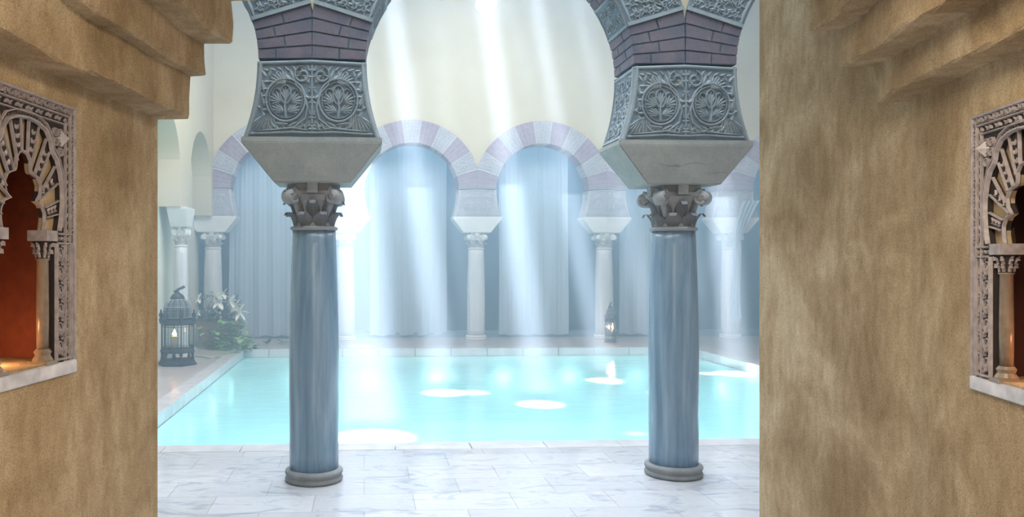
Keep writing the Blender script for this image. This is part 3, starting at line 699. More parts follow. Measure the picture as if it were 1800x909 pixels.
# ------------------------------------------------------------------ columns
def shaft_profile():
    z0, z1 = 0.085, 1.70; out = []
    for i in range(17):
        t = i/16; r = 0.166 + 0.003*sin(PI*t) if t < 0.45 else 0.166+0.003*sin(PI*t) - (0.020*((t-0.45)/0.55)**1.6)
        out.append((r, z0+(z1-z0)*t))
    return out
def capital_parts(parent, mat, dark):
    z0 = 1.70
    bm = bmesh.new()
    lathe(bm, [(0.148, z0), (0.160, z0+0.006), (0.163, z0+0.014), (0.156, z0+0.024), (0.141, z0+0.028)], 48)     # astragal
    lathe(bm, [(0.138, z0+0.028), (0.134, z0+0.12), (0.150, z0+0.20), (0.172, z0+0.235)], 40)                   # bell
    # concave abacus
    n = 10; ring = []
    for s in range(4):
        a0 = PI/4+s*PI/2; c0 = Vector((cos(a0), sin(a0)))*0.255; a1 = a0+PI/2; c1 = Vector((cos(a1), sin(a1)))*0.255
        for i in range(n):
            t = i/n; q = c0.lerp(c1, t); nrm = Vector((cos(a0+PI/4), sin(a0+PI/4))); q = q-nrm*0.030*sin(PI*t); ring.append(q)
    for za, zb, kx in ((z0+0.235, z0+0.262, 0.96),):
        lo = [bm.verts.new((q.x*kx, q.y*kx, za)) for q in ring]; hi = [bm.verts.new((q.x, q.y, zb)) for q in ring]; m_ = len(ring)
        bm.faces.new(lo[::-1]); bm.faces.new(hi)
        for i in range(m_): bm.faces.new((lo[i], lo[(i+1) % m_], hi[(i+1) % m_], hi[i]))
    box(bm, -0.115, 0.115, -0.115, 0.115, z0+0.258, z0+0.31)
    for s in range(4):                              # fleurons between abacus and impost
        a = s*PI/2; c_ = Vector((cos(a), sin(a))); t_ = Vector((-sin(a), cos(a)))
        p = [c_*0.10-t_*0.034, c_*0.172-t_*0.034, c_*0.172+t_*0.034, c_*0.10+t_*0.034]
        hexa(bm, [(q.x, q.y, z0+0.245) for q in p]+[(q.x*1.04, q.y*1.04, z0+0.31) for q in p])
    obj('bell', bm, mat, parent, smooth=False)
    # acanthus leaves, two rows
    def leaf3(a, zb, ln, r0, w, out):
        bm = bmesh.new(); prof = []
        for i in range(11):
            t = i/10
            if t < 0.7: rr_ = r0+0.012*t+0.018*(t/0.7)**2; z = zb+ln*t/0.7*0.88
            else: b_ = (t-0.7)/0.3*PI*0.95; rr_ = r0+0.0265+out*0.5*(1-cos(b_))+0.004; z = zb+ln*0.88+out*0.62*sin(b_)-0.006*(t-0.7)/0.3
            prof.append((rr_, z, w*(0.85+0.35*sin(PI*min(1, t*1.15)))*(1-0.45*max(0, t-0.6)/0.4)))
        rows = []
        for rr_, z, w_ in prof:
            row = []
            for j in range(-3, 4):
                s = j/3; da = s*w_/rr_; rib = 0.006*(1-abs(s))+0.003*cos(s*PI*3)
                row.append(bm.verts.new(((rr_+rib)*cos(a+da), (rr_+rib)*sin(a+da), z)))
            rows.append(row)
        for p_, q in zip(rows, rows[1:]):
            for j in range(6): bm.faces.new((p_[j], p_[j+1], q[j+1], q[j]))
        bmesh.ops.solidify(bm, geom=bm.faces[:], thickness=0.016)
        return bm
    for i in range(8):
        obj('acanthus_leaf', leaf3(PI/8+i*PI/4, z0+0.026, 0.085, 0.134, 0.048, 0.040), mat, parent, smooth=True)
    for i in range(8):
        obj('acanthus_leaf', leaf3(i*PI/4, z0+0.085, 0.105, 0.132, 0.040, 0.042), mat, parent, smooth=True)
    # corner volutes
    for i in range(4):
        a = PI/4+i*PI/2; bm = bmesh.new(); c_ = Vector((cos(a), sin(a), 0)); t_ = Vector((-sin(a), cos(a), 0)); zc_ = z0+0.222
        cen = c_*0.208+Vector((0, 0, zc_))
        for sg in (-1, 1):
            pts = []
            for q in range(26):
                b_ = q/25*2.6*PI; rr_ = 0.056*(1-q/25*0.82); pts.append(cen+t_*sg*0.030+c_*(rr_*cos(b_+PI*0.5))*0.95+Vector((0, 0, rr_*sin(b_+PI*0.5))))
            tube(bm, pts, [0.0135-0.004*q/25 for q in range(26)], 6)
        # drum of the scroll
        n = 18; A = [bm.verts.new(cen-t_*0.034+c_*0.050*cos(2*PI*q/n)+Vector((0, 0, 0.050*sin(2*PI*q/n)))) for q in range(n)]; B = [bm.verts.new(cen+t_*0.034+c_*0.050*cos(2*PI*q/n)+Vector((0, 0, 0.050*sin(2*PI*q/n)))) for q in range(n)]
        bm.faces.new(A); bm.faces.new(B[::-1])
        for q in range(n): bm.faces.new((A[q], A[(q+1) % n], B[(q+1) % n], B[q]))
        tube(bm, [c_*0.13+Vector((0, 0, z0+0.10)), c_*0.15+Vector((0, 0, z0+0.18)), c_*0.18+Vector((0, 0, z0+0.235)), cen+Vector((0, 0, 0.040))], [0.020, 0.026, 0.028, 0.020], 8)
        obj('volute', bm, mat, parent, smooth=True)

def hw_springer(z):
    """half width of the pier block between impost (ZI) and ring start (ZS); narrowest at ZS"""
    R2 = 1.38; dz = (z-ZS); c = R2-math.sqrt(R2*R2-dz*dz); return 0.350+c*1.0
def springer(parent, ground, ridge, plain, bits=True):
    bm = bmesh.new(); n = 14; zs = [ZI+(ZS-ZI)*i/n for i in range(n+1)]; y0, y1 = -T/2, T/2
    L_ = [(-hw_springer(z), z) for z in zs]; R_ = [(hw_springer(z), z) for z in zs]
    rows = []
    zt = 0.016                                      # the top is cut along the two radial joints: a shallow ridge
    for i, z in enumerate(zs):
        h = hw_springer(z); row = []
        for x in (-h, -h*0.5, 0, h*0.5, h):
            zz = z+(zt*(1-abs(x)/h) if i == n else 0); row.append(((x, y0, zz), (x, y1, zz)))
        rows.append([(bm.verts.new(a), bm.verts.new(b_)) for a, b_ in row])
    for a, b_ in zip(rows, rows[1:]):
        for j in range(4):
            bm.faces.new((a[j][0], a[j+1][0], b_[j+1][0], b_[j][0])); bm.faces.new((a[j][1], b_[j][1], b_[j+1][1], a[j+1][1]))
        for j in (0, 4): bm.faces.new((a[j][0], b_[j][0], b_[j][1], a[j][1]))
    for r in (rows[0], rows[-1]):
        for j in range(4): bm.faces.new((r[j][0], r[j+1][0], r[j+1][1], r[j][1]))
    body = obj('springer_block', bm, ground, parent)
    for face in (-1, 1):
        bm = bmesh.new(); y = face*T/2; H = 0.012
        mp = (lambda u, v_, h: (u, y+face*h, v_))
        zb, zt2 = ZI+0.030, ZS-0.022
        # plain border following the outline
        for sg in (1, -1):
            stroke(bm, mp, [(sg*(hw_springer(ZI+(ZS-ZI)*i/12)-0.016), ZI+(ZS-ZI)*i/12) for i in range(13)], 0.015, H, 0, taper=False)
            # medallion
            cx, cz = sg*0.172, ZI+0.245
            stroke(bm, mp, ringpts(cx, cz, 0.128, 0.140, n=30), 0.0085, H, 0, taper=False)
            stroke(bm, mp, ringpts(cx, cz, 0.108, 0.120, n=30), 0.0035, H*0.8, 0, taper=False)
            stroke(bm, mp, [(cx, cz-0.115), (cx+sg*0.006, cz-0.05), (cx, cz+0.01)], 0.010, H, 0, taper=False)
            stroke(bm, mp, ringpts(cx, cz+0.035, 0.034, 0.062, n=18), 0.005, H, 0, taper=False)
            palmette(bm, mp, cx, cz-0.01, PI/2, 0.105, H, 5, 1.0, 0)
            for s2 in (1, -1):
                palmette(bm, mp, cx+s2*0.030, cz-0.015, PI/2-s2*0.95, 0.092, H, 6, 1.7, 0)
                palmette(bm, mp, cx+s2*0.012, cz-0.078, PI/2-s2*1.15, 0.092, H, 5, 1.1, 0)
                stroke(bm, mp, ringpts(cx+s2*0.058, cz+0.035, 0.026, 0.04, n=12, a0=PI*0.1, a1=PI*1.3), 0.004, H, 0)
            # scroll above
            stroke(bm, mp, spiral(sg*0.062, ZS-0.085, 0.058, 0.012, PI/2 if sg > 0 else PI/2, -sg*1.35, 26), 0.0085, H, 0)
            palmette(bm, mp, sg*0.066, ZS-0.088, PI/2-sg*2.2, 0.036, H, 6, 3.4, 0)
            stroke(bm, mp, [(sg*0.118, ZS-0.085), (sg*0.105, ZS-0.15), (sg*0.055, ZS-0.205), (sg*0.030, ZS-0.30), (sg*0.045, ZI+0.12), (sg*0.09, ZI+0.085)], 0.009, H, 0)
            for q, (ax_, az_, aa_, al_) in enumerate(((0.02, ZS-0.14, 0.9, 0.07), (0.115, ZS-0.13, 1.2, 0.09), (0.135, ZS-0.12, 0.6, 0.07), (0.02, ZS-0.24, 0.5, 0.06), (0.16, ZI+0.085, 0.1, 0.10), (0.30, ZI+0.10, 1.2, 0.09), (0.31, ZI+0.20, 1.3, 0.10), (0.315, ZI+0.30, 1.4, 0.08), (0.30, ZS-0.10, 0.9, 0.07), (0.24, ZI+0.06, 0.9, 0.07))):
                leaf(bm, mp, sg*ax_, az_, aa_ if sg > 0 else PI-aa_, al_, 0.013, H, 0)
            for gx in range(9):
                for gz in range(12):
                    fx, fz = 0.022+0.043*gx, ZI+0.075+0.036*gz
                    if fx > hw_springer(fz)-0.05 or fz > ZS-0.04 or math.hypot((fx-0.172)/0.128, (fz-cz)/0.140) < 1.18: continue
                    fa_ = math.atan2(fz-cz, fx-0.172)+0.9*(1 if gz % 2 else -1)
                    leaf(bm, mp, sg*fx, fz, fa_ if sg > 0 else PI-fa_, 0.046, 0.0085, H*0.8, 0)
            # fan in the upper outer corner
            for q in range(7):
                a = (0.15+q*0.27); a = a if sg > 0 else PI-a
                leaf(bm, mp, sg*0.175, ZS-0.145, a*0.9 if sg > 0 else PI-(PI-a)*0.9, 0.115-0.004*q, 0.0125, H, 0)
            for q in range(4): leaf(bm, mp, sg*(0.285), ZS-0.18-0.045*q, (0.4 if sg > 0 else PI-0.4)-sg*0.5, 0.05, 0.010, H, 0)
            # fronds down in the outer corner
            for q in range(8):
                a = -PI/2+sg*(-0.25+0.17*q); leaf(bm, mp, sg*(0.265+0.008*q), ZI+0.165-0.004*q, a, 0.125, 0.0095, H, 0)
            for q in range(4): leaf(bm, mp, sg*(0.03+0.022*q), ZI+0.10, -PI/2+sg*(0.35+0.25*q), 0.085, 0.010, H, 0)
            stroke(bm, mp, [(sg*0.02, ZI+0.045), (sg*0.13, ZI+0.062), (sg*0.27, ZI+0.047), (sg*0.37, ZI+0.038)], 0.007, H, 0)
            stroke(bm, mp, [(sg*0.0, ZI+0.03), (sg*0.14, ZI+0.036), (sg*0.40, ZI+0.022)], 0.008, H, 0, taper=False)
        stroke(bm, mp, [(0, ZI+0.09), (0, ZS-0.02)], 0.0075, H, 0, taper=False)
        for z_, l_ in ((ZI+0.055, 0.03), (ZS-0.10, 0.024), (ZS-0.055, 0.024), (ZI+0.13, 0.026), (ZI+0.26, 0.02)):
            for q in range(4): leaf(bm, mp, 0, z_, q*PI/2, l_, 0.009, H, 0)
        stroke(bm, mp, [(-0.35, ZS-0.012), (0, ZS+0.003), (0.35, ZS-0.012)], 0.010, H, 0, taper=False)
        obj('carving', bm, ridge, body, smooth=False)
    for sg in (1, -1):                               # carved reveals
        bm = bmesh.new(); H = 0.009
        mp = (lambda u, v_, h: (sg*(hw_springer(min(max(v_, ZI), ZS))+h), u, v_))
        for u in (-0.19, 0.19): stroke(bm, mp, [(u, ZI+(ZS-ZI)*i/10) for i in range(11)], 0.014, H, 0, taper=False)
        for z_ in (ZI+0.02, ZS-0.02): stroke(bm, mp, [(-0.19, z_), (0.19, z_)], 0.012, H, 0, taper=False)
        scrollwork(bm, mp, -0.165, 0.165, ZI+0.04, ZS-0.04, 0.105, 0.008, H, 0, seed=3)
        obj('carving', bm, ridge, body)
def impost(parent, mat):
    bm = bmesh.new(); a, b_, c = 0.460, 0.250, 0.232; ya, yb = 0.232, 0.205
    zt, zm, zb = ZI, ZI-0.035, 2.01
    def ring(x, y, z): return [bm.verts.new(q) for q in ((-x, -y, z), (x, -y, z), (x, y, z), (-x, y, z))]
    rs = [ring(b_, yb-0.02, zb), ring(b_+0.004, yb-0.01, zb+0.004), ring(a, ya, zm), ring(a, ya, zt)]
    bm.faces.new(rs[0][::-1]); bm.faces.new(rs[-1])
    for p_, q in zip(rs, rs[1:]):
        for i in range(4): bm.faces.new((p_[i], p_[(i+1) % 4], q[(i+1) % 4], q[i]))
    bmesh.ops.bevel(bm, geom=[e for e in bm.edges if e.calc_length() > 0.02], offset=0.005, segments=2, affect='EDGES')
    return obj('impost', bm, mat, parent)
def column(loc, mats, label, group, rz=0, spring=True):
    root = empty('marble_column', loc, rz); tag(root, label, 'column', group)
    bm = bmesh.new(); lathe(bm, [(0.180, 0), (0.192, 0.004), (0.197, 0.018), (0.190, 0.034), (0.184, 0.040), (0.190, 0.046), (0.197, 0.060), (0.194, 0.074), (0.182, 0.082), (0.166, 0.086)], 56)
    obj('base', bm, mats['base'], root, smooth=True)
    bm = bmesh.new(); lathe(bm, shaft_profile(), 64); obj('shaft', bm, mats['shaft'], root, smooth=True)
    cp = empty('capital', (0, 0, 0)); cp.parent = root
    capital_parts(cp, mats['capital'], None)
    impost(root, mats['impost'])
    if spring: springer(root, mats['ground'], mats['ridge'], mats['impost'])
    return root
near_m = dict(base='grey_stone', shaft='shaft_blue', capital='capital_stone', impost='impost_stone', ground='relief_ground', ridge='relief_ridge')
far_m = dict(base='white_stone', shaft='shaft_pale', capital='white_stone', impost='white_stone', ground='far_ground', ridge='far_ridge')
c0 = column((XN[1], YN, 0), near_m, 'large near grey blue marble column with the big lantern visible past its left side', 'near arcade columns')
c0['label'] = 'near blue grey marble column, the one closer to the big lantern'
c1 = copy_tree(c0); c1.location = (XN[2], YN, 0); c1['label'] = 'near blue grey marble column with a cracked impost block, farther from the big lantern'
f0 = column((XF[0], YF, 0), far_m, 'white far column in the hall corner behind the potted lilies', 'white columns round the pool')
fl = ['', 'white far column half hidden behind the near column closer to the big lantern', 'white far column standing between the two wide hanging curtains, fully in view',
      'white far column with the small candle lantern at its foot', 'white far column with a knotted gathered curtain beside it']
for k in range(1, 5):
    c = copy_tree(f0); c.location = (XF[k], YF, 0); c['label'] = fl[k]
f5 = column((XL-0.03, YL[1], 0), far_m, 'white side column behind the big iron lantern against the cream wall', 'white columns round the pool', rz=PI/2, spring=False); f5.scale = (0.65, 0.65, 1)

bm = bmesh.new()                       # the crack across the impost block
ci = [o for o in c1.children if o.name.startswith('impost')][0]
def slope(u, v_, h): t = (v_-2.014)/(ZI-0.035-2.014); return (u, -(0.195+(0.232-0.195)*t)-0.0006-h, v_)
cp_ = [(-0.20, 2.155), (-0.15, 2.138), (-0.10, 2.134), (-0.06, 2.128), (-0.03, 2.133), (0.02, 2.150), (0.06, 2.158), (0.11, 2.150), (0.16, 2.142)]
stroke(bm, slope, cp_, 0.0018, 0.0006, 0); stroke(bm, slope, [(-0.085, 2.134), (-0.065, 2.142), (-0.03, 2.131)], 0.005, 0.0008, 0)
stroke(bm, slope, [(0.13, 2.085), (0.20, 2.088), (0.25, 2.095), (0.29, 2.088)], 0.0016, 0.0006, 0)
obj('crack', bm, 'relief_ground', ci)

# ------------------------------------------------------------------ horseshoe arches
def ring_poly(a0, a1, r0, S, Ro, n=6, shrink=0.0):
    inn, out = [], []
    for i in range(n+1):
        a = a0+(a1-a0)*i/n; c = abs(cos(a)); ro = min(Ro, (S/2-0.001)/c if c > 1e-4 else 9)-shrink
        inn.append((r0*cos(a), r0*sin(a))); out.append((ro*cos(a), ro*sin(a)))
    return inn, out
def arch(loc, S, mats, label, group, which=None, zc=ZS):
    R = (S-0.70)/2; root = empty('horseshoe_arch', loc); tag(root, label, 'arch', group)
    NV = 11; rnd = random.Random(11); a_start = 0.018
    for k in range(NV):
        a0 = a_start+(PI-2*a_start)*k/NV; a1 = a_start+(PI-2*a_start)*(k+1)/NV
        if k % 2 == 0:      # brick voussoir: four radial courses
            bm = bmesh.new(); inn, out = ring_poly(a0, a1, R+0.006, S, RO-0.004, 6)
            prism(bm, inn+out[::-1], -T/2+0.006, T/2-0.006, 0)
            nc = 4
            for j in range(nc):
                g = 0.0055; b0 = a0+(a1-a0)*j/nc; b1 = a0+(a1-a0)*(j+1)/nc
                am = (b0+b1)/2; ro = min(RO, (S/2-0.001)/max(1e-4, abs(cos(am)))); w = ro-R
                cuts = [0, 0.36, 0.80, 1] if (j+k) % 2 else [0, 0.58, 1]
                if w < 0.42: cuts = [0, 0.5, 1] if j % 2 else [0, 0.33, 1]
                for c0_, c1_ in zip(cuts, cuts[1:]):
                    ra, rb = R+w*c0_, R+w*c1_
                    ra2 = ra+(0 if c0_ == 0 else g); rb2 = rb-(0 if c1_ == 1 else g)
                    dz = g/((ra+rb)/2)
                    ycuts = [-T/2, T/2] if c0_ > 0 else ([-T/2, -T/2+T*0.36, T/2] if j % 2 else [-T/2, -T/2+T*0.68, T/2])
                    for y0, y1 in zip(ycuts, ycuts[1:]):
                        ya = y0 if y0 == -T/2 else y0+g; yb = y1 if y1 == T/2 else y1-g
                        def clipr(r, a): return min(r, (S/2-0.001)/max(1e-4, abs(cos(a))))
                        poly = [(ra2*cos(b0+dz), ra2*sin(b0+dz)), (clipr(rb2, b0+dz)*cos(b0+dz), clipr(rb2, b0+dz)*sin(b0+dz)),
                                (clipr(rb2, b1-dz)*cos(b1-dz), clipr(rb2, b1-dz)*sin(b1-dz)), (ra2*cos(b1-dz), ra2*sin(b1-dz))]
                        prism(bm, poly, ya, yb, 1)
            obj('brick_voussoir', bm, [mats['mortar'], mats['brick']], root)
        else:
            bm = bmesh.new(); inn, out = ring_poly(a0, a1, R, S, RO, 6); prism(bm, inn+out[::-1], -T/2, T/2, 0)
            blk = obj('carved_voussoir', bm, [mats['ground']], root)
            bm = bmesh.new(); H = 0.011
            for face in (-1, 1):
                def mp(u, v_, h, face=face):
                    return (v_*cos(u), face*(T/2+h), v_*sin(u))
                def rmax(a): return min(RO, (S/2-0.001)/max(1e-4, abs(cos(a))))
                e = 0.012/R
                for aa in (a0+e, a1-e): stroke(bm, mp, [(aa, R+0.004), (aa, rmax(aa)-0.004)], 0.014, H, 0, taper=False) if False else None
                # borders as narrow slabs
                for aa in (a0, a1):
                    s_ = 1 if aa == a0 else -1; r1_ = rmax(aa)
                    q = [(R*cos(aa), R*sin(aa)), (r1_*cos(aa), r1_*sin(aa)), (r1_*cos(aa+s_*0.02), r1_*sin(aa+s_*0.02)), (R*cos(aa+s_*0.028), R*sin(aa+s_*0.028))]
                    prism(bm, q, face*T/2, face*(T/2+H), 0)
                am = (a0+a1)/2; r1_ = rmax(am)
                stroke2 = lambda pts, w: stroke(bm, (lambda u, v_, h: (u, face*(T/2+h), v_)), pts, w, H, 0)
                stroke2([(0.5*0+(R+0.02)*cos(a0+(a1-a0)*i/8), (R+0.02)*sin(a0+(a1-a0)*i/8)) for i in range(9)], 0.013)
                # scrolls and leaves in polar cells
                cell = 0.060; nr = max(2, int((r1_-R-0.05)/cell))
                for i in range(nr):
                    rr_ = R+0.045+(r1_-R-0.06)*(i+0.5)/nr; na = max(2, int(rr_*(a1-a0-0.06)/cell))
                    for j in range(na):
                        aa = a0+0.03+(a1-a0-0.06)*(j+0.5)/na; x, z = rr_*cos(aa), rr_*sin(aa); sg = 1 if (i+j) % 2 else -1
                        if rr_ > rmax(aa)-0.03: continue
                        mpl = (lambda u, v_, h, face=face: (u, face*(T/2+h), v_)); rad = cell*0.44
                        stroke(bm, mpl, spiral(x, z, rad, rad*0.2, aa+rnd.uniform(-1, 1), sg*1.2, 14), 0.0075, H, 0)
                        for q in range(6): leaf(bm, mpl, x, z, aa+q*PI/3+rnd.uniform(-.5, .5), rad*1.9, 0.0095, H, 0)
            mpi = (lambda u, v_, h: ((R-h)*cos(v_), u, (R-h)*sin(v_)))
            mpi2 = (lambda u, v_, h: ((R-h)*cos(a0+v_/R), u, (R-h)*sin(a0+v_/R)))
            ln = R*(a1-a0)
            for u in (-0.195, 0.195): stroke(bm, mpi2, [(u, ln*i/6) for i in range(7)], 0.011, 0.008, 0, taper=False)
            for z_ in (0.012, ln-0.012): stroke(bm, mpi2, [(-0.19, z_), (0.19, z_)], 0.010, 0.008, 0, taper=False)
            scrollwork(bm, mpi2, -0.175, 0.175, 0.025, ln-0.025, 0.088, 0.007, 0.009, 0, seed=k)
            obj('carving', bm, mats['ridge'], blk)
    return root
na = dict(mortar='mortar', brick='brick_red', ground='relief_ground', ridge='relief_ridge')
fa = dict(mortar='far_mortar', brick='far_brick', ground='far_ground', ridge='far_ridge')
labs = ['near horseshoe arch of brick and stone, only its flank showing, on the lantern side', 'near horseshoe arch of brick and carved stone framing the middle of the pool hall',
        'near horseshoe arch of brick and carved stone cut off by the pale bare passage wall']
a0_ = arch((XN[0]+SN/2, YN, ZS), SN, na, labs[0], 'near horseshoe arches')
for k in (1, 2):
    c = copy_tree(a0_); c.location = (XN[k]+SN/2, YN, ZS); c['label'] = labs[k]
b0_ = arch((XF[0]+SF/2, YF, ZS), SF, fa, 'far horseshoe arch beside the cream side wall above the potted lilies', 'far horseshoe arches')
fl = ['', 'far horseshoe arch partly behind the near column, second from the potted lilies', 'far horseshoe arch whose whole curve shows, beside the near column with the cracked impost',
      'far horseshoe arch mostly hidden behind the near column with the cracked impost', 'far horseshoe arch farthest from the potted lilies, only a piece by the bare passage wall']
for k in range(1, 5):
    c = copy_tree(b0_); c.location = (XF[k]+SF/2, YF, ZS); c['label'] = fl[k]

# ------------------------------------------------------------------ curtains
def curtain(px0, px1, label, splits=(), ztop=3.9, zb=0.05, y=YF+0.34, amp=0.03, folds=None, shape=None):
    a = un(px0, 500, d=y).x; b_ = un(px1, 500, d=y).x
    bm = bmesh.new(); wd = b_-a; nu = max(24, int(wd*70)); nv = 26; rows = []
    folds = folds or wd*3.2; ph = random.uniform(0, 6)
    for j in range(nv+1):
        t = j/nv; z = zb+(ztop-zb)*t; row = []
        for i in range(nu+1):
            s = i/nu; f_ = sin(s*folds*2*PI+ph+0.5*sin(t*3+s*9))*amp*(0.5+0.7*(1-t))+0.006*sin(s*folds*7.1*PI+2*t)
            x = a+wd*s; k = 1.0
            if shape: x, k = shape(s, t, a, b_)
            row.append(bm.verts.new((x+0.008*sin(t*5+s*20), y+f_*k, z+0.012*sin(s*folds*2*PI) * (1-t))))
        rows.append(row)
    for p_, q in zip(rows, rows[1:]):
        for i in range(nu): bm.faces.new((p_[i], p_[i+1], q[i+1], q[i]))
    o = obj('curtain', bm, 'voile', smooth=True); return tag(o, label, 'curtain', 'voile curtains in the far arches')
def slim(s, t, a, b_): # slightly narrower at the top left
    return a+(b_-a)*s+(0.05*(1-s))*(t), 1.0
curtain(403, 517, 'pale blue voile curtain in the far arch beside the potted lilies', shape=slim)
curtain(650, 690, 'narrow pale blue voile curtain panel beside the wide one, second far arch', amp=0.02)
curtain(688, 786, 'wide pale blue voile curtain in the second far arch, beside the narrow panel', y=YF+0.40)
curtain(879, 1003, 'broad pale blue voile curtain right of the fully visible far column')
curtain(1096, 1226, 'voile curtain mostly hidden behind the near column with the cracked block')
# gathered curtain by the last far column
bm = bmesh.new(); rows = []; yk = YF-0.30
for j in range(31):
    t = j/30; z = 2.62-t*2.3; px = 1338-28*min(1, t/0.34)**0.8 if t < 0.34 else 1310+2*sin(t*6)
    w_ = 0.10+0.08*(1-min(1, t/0.3)) if t < 0.3 else 0.085+0.10*(t-0.3); cx = un(px, 500, d=yk).x; row = []
    for i in range(19):
        s = i/18*2-1; row.append(bm.verts.new((cx+s*w_*(0.55 if j == 30 else 0.8)+0.0*j, yk+0.03*sin(s*11+t*4), z+(0.05*abs(s) if j == 30 else 0))))
    rows.append(row)
for p_, q in zip(rows, rows[1:]):
    for i in range(18): bm.faces.new((p_[i], p_[i+1], q[i+1], q[i]))
tag(obj('curtain', bm, 'voile', smooth=True), 'gathered voile curtain hanging loosely beside the far column nearest the bare wall', 'curtain', 'voile curtains in the far arches')

# ------------------------------------------------------------------ bright round lamp high in the hall
lp = un(855, 4, d=13.4); root = empty('spot_lamp', lp); tag(root, 'round white lamp shining high in front of the far cream wall', 'lamp')
bm = bmesh.new(); lathe(bm, [(0.05, 0.26), (0.10, 0.22), (0.12, 0.14), (0.115, 0.10), (0.09, 0.10)], 32); obj('housing', bm, 'lamp_metal', root, smooth=True)
bm = bmesh.new(); lathe(bm, [(0.172*sin(PI*q/16)+0.001, -0.03-0.172*cos(PI*q/16)) for q in range(17)], 32); obj('lens', bm, 'lamp_lens', root, smooth=True)
bm = bmesh.new(); tube(bm, [(0, 0, 0.2), (0, 0, ZC-lp.z)], 0.02, 8); obj('stem', bm, 'lamp_metal', root)

# ------------------------------------------------------------------ big iron and glass lantern
def hexring(r, z, n=8, a0=PI/8): return [Vector((r*cos(a0+2*PI*i/n), r*sin(a0+2*PI*i/n), z)) for i in range(n)]
def lantern(loc, label, sc=1.0, bright=1.0):
    root = empty('moroccan_lantern', loc, 0.2); tag(root, label, 'lantern', 'iron and glass lanterns on the floor'); root.scale = (sc, sc, sc); n = 6; a0 = PI/6+0.25
    R = 0.235
    bm = bmesh.new(); lathe(bm, [(0.285, 0.0), (0.285, 0.035), (0.265, 0.05), (0.255, 0.075), (0.235, 0.08)], n, a0=a0)
    obj('foot_plate', bm, 'lantern_iron', root)
    for i in range(n):
        v_ = hexring(0.225, 0, n, a0)[i]; bm = bmesh.new(); lathe(bm, [(0.03, 0.075), (0.022, 0.09), (0.028, 0.11), (0.014, 0.13), (0.026, 0.155), (0.02, 0.175), (0.03, 0.19)], 10, c=(v_.x, v_.y)); obj('leg', bm, 'lantern_iron', root, smooth=True)
    bm = bmesh.new(); lathe(bm, [(0.25, 0.185), (0.262, 0.20), (0.25, 0.225), (0.24, 0.23)], n, a0=a0); obj('tray', bm, 'lantern_iron', root)
    # cage
    bm = bmesh.new(); lo = hexring(R, 0.23, n, a0); hi = hexring(R, 0.60, n, a0)
    for i in range(n):
        tube(bm, [lo[i], hi[i]], 0.011, 6)
        a, b_ = lo[i], lo[(i+1) % n]; c_, d2 = hi[i], hi[(i+1) % n]
        for t in (0.2, 0.8): tube(bm, [a.lerp(b_, t), c_.lerp(d2, t)], 0.004, 5)
        for z_ in (0.09, 0.91): tube(bm, [a.lerp(c_, z_), b_.lerp(d2, z_)], 0.0045, 5)
        tube(bm, [a, b_], 0.01, 6); tube(bm, [c_, d2], 0.01, 6)
    obj('cage', bm, 'lantern_iron', root)
    bm = bmesh.new(); g0 = hexring(R-0.004, 0.235, n, a0); g1 = hexring(R-0.004, 0.595, n, a0)
    for i in range(n):
        bm.faces.new([bm.verts.new(q) for q in (g0[i], g0[(i+1) % n], g1[(i+1) % n], g1[i])])
    obj('glass', bm, 'glass', root)
    bm = bmesh.new(); lathe(bm, [(0.24, 0.595), (0.268, 0.61), (0.27, 0.635), (0.235, 0.655), (0.19, 0.665), (0.185, 0.71)], n, a0=a0); obj('cornice', bm, 'lantern_iron', root)
    for i in range(n):
        v_ = hexring(0.245, 0, n, a0)[i]; bm = bmesh.new(); lathe(bm, [(0.03, 0.64), (0.034, 0.67), (0.018, 0.69), (0.032, 0.725), (0.03, 0.75), (0.012, 0.775), (0.017, 0.795), (0.006, 0.815)], 10, c=(v_.x, v_.y)); obj('finial', bm, 'lantern_iron', root, smooth=True)
    # pierced dome
    bm = bmesh.new(); prof = [(0.185, 0.70), (0.196, 0.75), (0.196, 0.80), (0.185, 0.86), (0.160, 0.915), (0.118, 0.955), (0.100, 0.965)]
    lathe(bm, prof, 24); lathe(bm, [(0.108, 0.962), (0.100, 1.0), (0.075, 1.035), (0.035, 1.06), (0.02, 1.075)], 24)
    dome = obj('dome', bm, 'lantern_iron', root, smooth=True)
    bm = bmesh.new()
    def dm(u, v_, h):  # u angle, v along profile 0..1
        t = min(max(v_, 0), 0.999)*(len(prof)-1); i = int(t); f_ = t-i; r = prof[i][0]+(prof[i+1][0]-prof[i][0])*f_; z = prof[i][1]+(prof[i+1][1]-prof[i][1])*f_
        return ((r+h+0.001)*cos(u), (r+h+0.001)*sin(u), z)
    for i in range(12):
        a = 2*PI*i/12; tube(bm, [dm(a, q/12, 0.004) for q in range(13)], 0.0045, 5)
    for z_ in (0.0, 0.48, 1.0): tube(bm, [dm(2*PI*q/36, z_, 0.004) for q in range(37)], 0.0045, 5)
    rnd = random.Random(2)
    for i in range(12):
        for j in range(7):
            for s_ in (0.28, 0.72):
                a = 2*PI*(i+s_)/12; v0 = (j+0.5)/7; stroke(bm, dm, [(a+0.07*cos(q*PI/4)*(1 if j % 2 else .8), v0+0.055*sin(q*PI/4)) for q in range(8)], 0.014, 0.004, 0)
    obj('filigree', bm, 'lantern_solder', dome)
    bm = bmesh.new(); tube(bm, [(0, 0, 1.06), (0.0, 0, 1.09), (-0.05, 0, 1.075), (0.02, 0.01, 1.115), (0.10, 0.03, 1.15)], [0.02, 0.022, 0.015, 0.020, 0.020], 8); obj('handle', bm, 'lantern_iron', root, smooth=True)
    return root
lb = un(312, 641, z=0)
lan = lantern(lb, 'big iron and glass lantern with a lit candle on the floor by the pool', 0.97)
